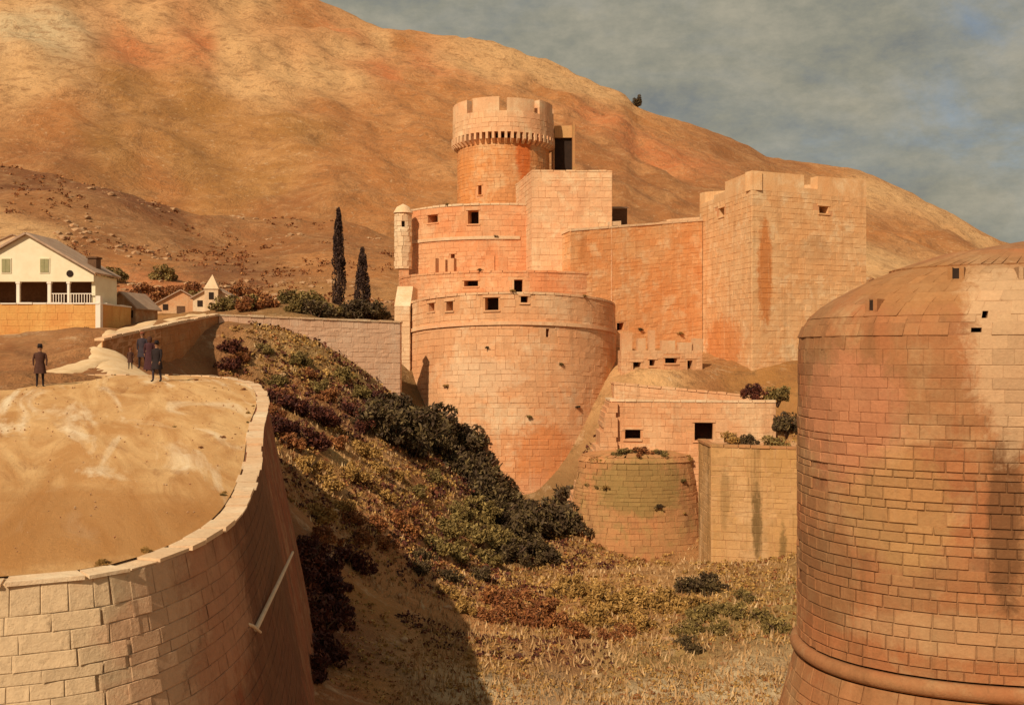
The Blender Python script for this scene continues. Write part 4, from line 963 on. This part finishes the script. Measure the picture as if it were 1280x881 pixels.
for pl_, px, z, r in ((LP,560,-3,.35),(LP,610,.5,.3),(LP,660,-6,.4),(LP,700,-1,.3),(LP,590,-8,.45),(LP,720,-5,.35),(LP,640,5.8,.35),(LP,730,5.7,.3),(UPn,560,16.7,.3),(UPn,620,12.9,.3),(MP,600,8.7,.35),(MP,530,3,.3),(RP,770,-8.3,.5),(RP,800,-8.2,.6),(RP,835,-8.3,.5),(RP,760,-11,.4),(RP,820,-12.5,.5),(RP,850,-10.5,.4),(CWp,800,1.5,.4),(CWp,850,.5,.4)):
    tuft(pl_, px, z, r, random.choice(['olive', 'ochre', 'dark']))
# weathered outcrops on the mountain
m = MB(); rg = random.Random(15); ico = RK0 = None
import bmesh
bm = bmesh.new(); bmesh.ops.create_icosphere(bm, subdivisions=1, radius=1); iv = [v.co.copy() for v in bm.verts]; ifs = [tuple(v.index for v in f.verts) for f in bm.faces]; bm.free()
k = 0
while k < 1300:
    y = math.exp(rg.uniform(math.log(140), math.log(398))); x = rg.uniform(-.52, .5)*y
    if fnoise(x+900, y, .016, 4) < .10: continue
    k += 1; z = ground(x, y); r = rg.uniform(.2, 1.0)**2*1.6*y/250+.15; a = rg.uniform(0, 6)
    m.add([(x+(v.x*math.cos(a)-v.y*math.sin(a)*.6)*r*rg.uniform(.8, 1.2), y+(v.x*math.sin(a)+v.y*math.cos(a))*r, z+v.z*r*.45*rg.uniform(.7, 1.2)) for v in iv], ifs)
o = m.build('outcrops', M['rock'], kind='stuff'); o['label'] = 'weathered rock outcrops scattered over the lower mountain side'; o['category'] = 'rocks'
patch_ = [(RP, 745, -8.9, .9, 'ochre'), (RP, 775, -8.5, 1.1, 'olive'), (RP, 805, -8.4, 1.2, 'russet'), (RP, 835, -8.5, 1.1, 'olive'), (RP, 862, -8.9, .9, 'ochre'), (RP, 742, -11, .9, 'olive'), (RP, 865, -11.5, .8, 'olive'), (RP, 850, -13.2, .8, 'ochre')]
for pl_, px, z, r, k in patch_:
    q = pl_.P(pl_.near(px), z, -.5); shrub(k, 'scrubby bush spilling over the rim of the half-round ravelin', q.x, q.y, r, r*.7, 'bushes on the rim of the ravelin', q.z)
# scattered field rocks
def rockmesh(seed):
    rg = random.Random(seed); m = MB(); import bmesh
    bm = bmesh.new(); bmesh.ops.create_icosphere(bm, subdivisions=1, radius=1)
    for v in bm.verts: v.co *= rg.uniform(.7, 1.15); v.co.z *= .62
    me = bpy.data.meshes.new('rock'); bm.to_mesh(me); bm.free(); me.materials.append(M['rock']); return me
RK = [rockmesh(s) for s in range(4)]
for i, (px, py, s) in enumerate([(594,632,.45),(604,630,.35),(617,636,.4),(560,760,.3),(505,800,.25),(700,735,.35),(668,722,.3),(835,800,.3),(610,820,.22),(745,840,.2),(905,830,.22),(500,745,.25),(355,470,.4),(420,640,.3)]):
    p = hitray(px, py); o = link('rock', RK[i % 4], loc=(p.x, p.y, p.z+s*.1)); o.scale = (s, s*.8, s); o.rotation_euler.z = i*1.3
    tag(o, 'pale fallen stone lying in the ditch scrub', 'rock', 'fallen stones in the ditch')

# leaning bleached poles by the near bastion
p1 = hitray(320, 785); a = W(318, 785, p1.y if p1.y < 45 else 30); yy = 27.0
for lab, (x0, y0_), (x1, y1_), r in (('long bleached pole slanting up against the flank of the near bastion', (322, 782), (365, 690), .05), ('short bleached stake crossing the foot of the leaning pole', (306, 776), (326, 786), .035)):
    A, B = ((W(320, 786, 19.6), W(366, 690, 26.6)) if r > .04 else (W(304, 778, 19.2), W(326, 790, 19.6))); m = MB(); m.tube([A, A.lerp(B, .5)+Vector((.02, 0, .03)), B], [r, r*.9, r*.7], 8); o = m.build('pole', M['pole']); tag(o, lab, 'pole')

# ------------------------------------------------------------------ people
def skinmesh(chains, name):
    "chains: list of [(x,y,z,r),...]; shared points joined by index of equal coordinates"
    pts = {}; V = []; R = []; E = []
    for ch in chains:
        prev = None
        for (x, y, z, r) in ch:
            k = (round(x, 4), round(y, 4), round(z, 4))
            if k not in pts: pts[k] = len(V); V.append((x, y, z)); R.append(r)
            if prev is not None: E.append((prev, pts[k]))
            prev = pts[k]
    me = bpy.data.meshes.new(name); me.from_pydata(V, E, []); o = bpy.data.objects.new('tmp', me); COL.objects.link(o)
    md = o.modifiers.new('s', 'SKIN'); md.use_smooth_shade = True
    for i, sv in enumerate(me.skin_vertices[0].data): sv.radius = (R[i], R[i]); sv.use_root = (i == 0)
    sb = o.modifiers.new('b', 'SUBSURF'); sb.levels = 2; sb.render_levels = 2
    dg = bpy.context.evaluated_depsgraph_get(); ev = o.evaluated_get(dg); out = bpy.data.meshes.new_from_object(ev)
    bpy.data.objects.remove(o); out.name = name; return out
SKIN = plain('sunburnt skin', (.30,.15,.09), (.36,.19,.11), 8, bumpd=0)
HAIR = plain('dark hair', (.02,.012,.01), (.04,.025,.02), 30, bumpd=0)
def cloth(n, c): return plain(n, c, tuple(v*1.5 for v in c), 9, bumpd=.004)
CL = [cloth('black wool', (.016,.010,.010)), cloth('dark brown wool', (.055,.022,.014)), cloth('dark plum cloth', (.045,.015,.018)), cloth('rust cloth', (.16,.05,.025)), cloth('slate cloth', (.03,.022,.028))]
def person(label, px, py, Y, H, coat, legs, stride=.12, face=0, robe=False, hat='hat', arm=.1, head=SKIN, z=None):
    q = W(px, py, Y); t = thing('person', label, 'person', None, (q.x, Y, (q.z if z is None else z))); t.rotation_euler.z = face; k = H/1.72; t.scale = (k, k, k)
    pel = (0, 0, .93, .15)
    ch = [[pel, (0, 0, 1.10, .135), (0, 0, 1.28, .165), (0, 0, 1.42, .12), (0, -.005, 1.49, .055), (0, -.015, 1.56, .075), (0, -.02, 1.63, .095), (0, -.015, 1.69, .07)]]
    for s, f in ((-1, stride), (1, -stride)):
        ch.append([pel, (s*.10, f*.15, .84, .095), (s*.11, -f*.6-.02, .48, .062), (s*.115, -f*.9+.02, .12, .042), (s*.12, -f*.9, .05, .042), (s*.13, -f*.9-.14, .035, .036)])
        a = arm*s; ch.append([(0, 0, 1.28, .165), (s*.20, 0, 1.39, .062), (s*.26, f*.5, 1.12, .046), (s*.25, f*.9-.06, .88, .032), (s*.25, f*.9-.08, .82, .034)])
    body = skinmesh(ch, 'body')
    for m in (coat, legs, head, CL[0]): body.materials.append(m)
    for p in body.polygons:
        c = p.center
        hand = abs(c.x) > .19 and c.z < .88
        p.material_index = 2 if (c.z > 1.47 or hand) else 3 if c.z < .10 else 1 if (c.z < .90 and abs(c.x) < .2) else 0
    link('body', body, t)
    # fingers
    for s, f in ((-1, stride), (1, -stride)):
        m = MB(); b = Vector((s*.25, f*.9-.08, .81))
        for i in range(4): o_ = Vector((0, (i-1.5)*.018, 0)); l = (.062, .074, .070, .055)[i]; m.tube([b+o_, b+o_+Vector((-s*.004, 0, -l*.55)), b+o_+Vector((-s*.018, 0, -l))], [.009, .0085, .006], 6)
        m.tube([b+Vector((0, -.03, .03)), b+Vector((-s*.005, -.052, .0)), b+Vector((-s*.012, -.055, -.03))], [.011, .009, .007], 6)
        m.build('hand', head, t)
    m = MB()   # face: nose, brow, ears
    m.add([(-.013,-.108,1.615),(.013,-.108,1.615),(0,-.140,1.605),(0,-.106,1.655)], [(0,1,2),(0,2,3),(1,3,2)]); 
    for s in (-1, 1): m.tube([(s*.088, -.02, 1.60), (s*.098, -.01, 1.65)], [.014, .016], 6)
    m.build('face', head, t)
    m = MB()
    for s in (-1, 1): m.tube([(s*.032, -.104, 1.645), (s*.032, -.114, 1.645)], [.011, .010], 8)
    m.tube([(-.026, -.106, 1.575), (0, -.112, 1.573), (.026, -.106, 1.575)], .006, 6); m.build('eyes_and_mouth', HAIR, t)
    # skirted coat or long robe
    m = MB(); n = 20; zb = .08 if robe else .55; prof = [(1.43, .13, .10), (1.36, .205, .13), (1.2, .20, .145), (1.02, .17, .13), (.9, .20, .16), ((.9+zb)/2, .225+(.03 if robe else 0), .19), (zb, .25+(.06 if robe else 0), .22+(.05 if robe else 0))]
    vs = [(math.cos(2*PI*i/n)*a*(1+.06*math.sin(5*2*PI*i/n)*(z < .95)), math.sin(2*PI*i/n)*b*(1+.06*math.sin(5*2*PI*i/n)*(z < .95)), z) for z, a, b in prof for i in range(n)]
    m.add(vs, [(k_*n+i, (k_+1)*n+i, (k_+1)*n+(i+1) % n, k_*n+(i+1) % n) for k_ in range(len(prof)-1) for i in range(n)]); m.build('robe' if robe else 'coat', coat, t, smooth=True)
    m = MB()
    def lt(m, pr, n=18, cy=-.015): 
        vs = [(math.cos(2*PI*i/n)*r, cy+math.sin(2*PI*i/n)*r, z) for z, r in pr for i in range(n)]
        m.add(vs, [(k_*n+i, k_*n+(i+1) % n, (k_+1)*n+(i+1) % n, (k_+1)*n+i) for k_ in range(len(pr)-1) for i in range(n)]+[tuple((len(pr)-1)*n+i for i in range(n))])
    if hat == 'hat': lt(m, [(1.685, .17), (1.70, .172), (1.705, .10), (1.79, .09), (1.81, .06)]); m.build('hat', CL[0], t, smooth=False)
    elif hat == 'cap': lt(m, [(1.66, .108), (1.70, .112), (1.76, .09), (1.78, .03)]); m.build('cap', CL[3], t, smooth=True)
    else: lt(m, [(1.46, .09), (1.52, .125), (1.62, .125), (1.70, .11), (1.76, .06)], cy=.012); m.build('headscarf', CL[1], t, smooth=True)
    hr = MB(); lt(hr, [(1.58, .085), (1.63, .105), (1.69, .098), (1.74, .05)], cy=.008); hr.build('hair', HAIR, t, smooth=True)
    return t
zt = lambda x, y: TZ(x, y)+.16
def onterr(px, Y): x = (px-640)*Y/F; return zt(x, Y)
person('lone standing person in a brown cloak at the far left of the terrace', 50, 500, 44.0, 1.72, CL[1], CL[0], .05, .4, False, 'hat', z=onterr(50, 44))
person('person in black hat and coat walking towards us, nearest of the group on the terrace', 196, 487, 46, 1.74, CL[0], CL[4], .14, -.2, False, 'hat', z=onterr(196, 46))
person('robed person with a headscarf in the middle of the walking group', 187, 472, 49.5, 1.62, CL[2], CL[0], .08, .2, True, 'scarf', z=onterr(187, 49.5)+.2)
person('tall person in dark coat and red cap at the back of the walking group', 178, 470, 50, 1.72, CL[4], CL[0], .12, 0, False, 'cap', z=onterr(178, 50)+.3)
person('child in dark clothes trailing on the left of the walking group', 163, 467, 51, 1.0, CL[1], CL[0], .1, .3, False, 'cap', z=onterr(163, 51)+.2)
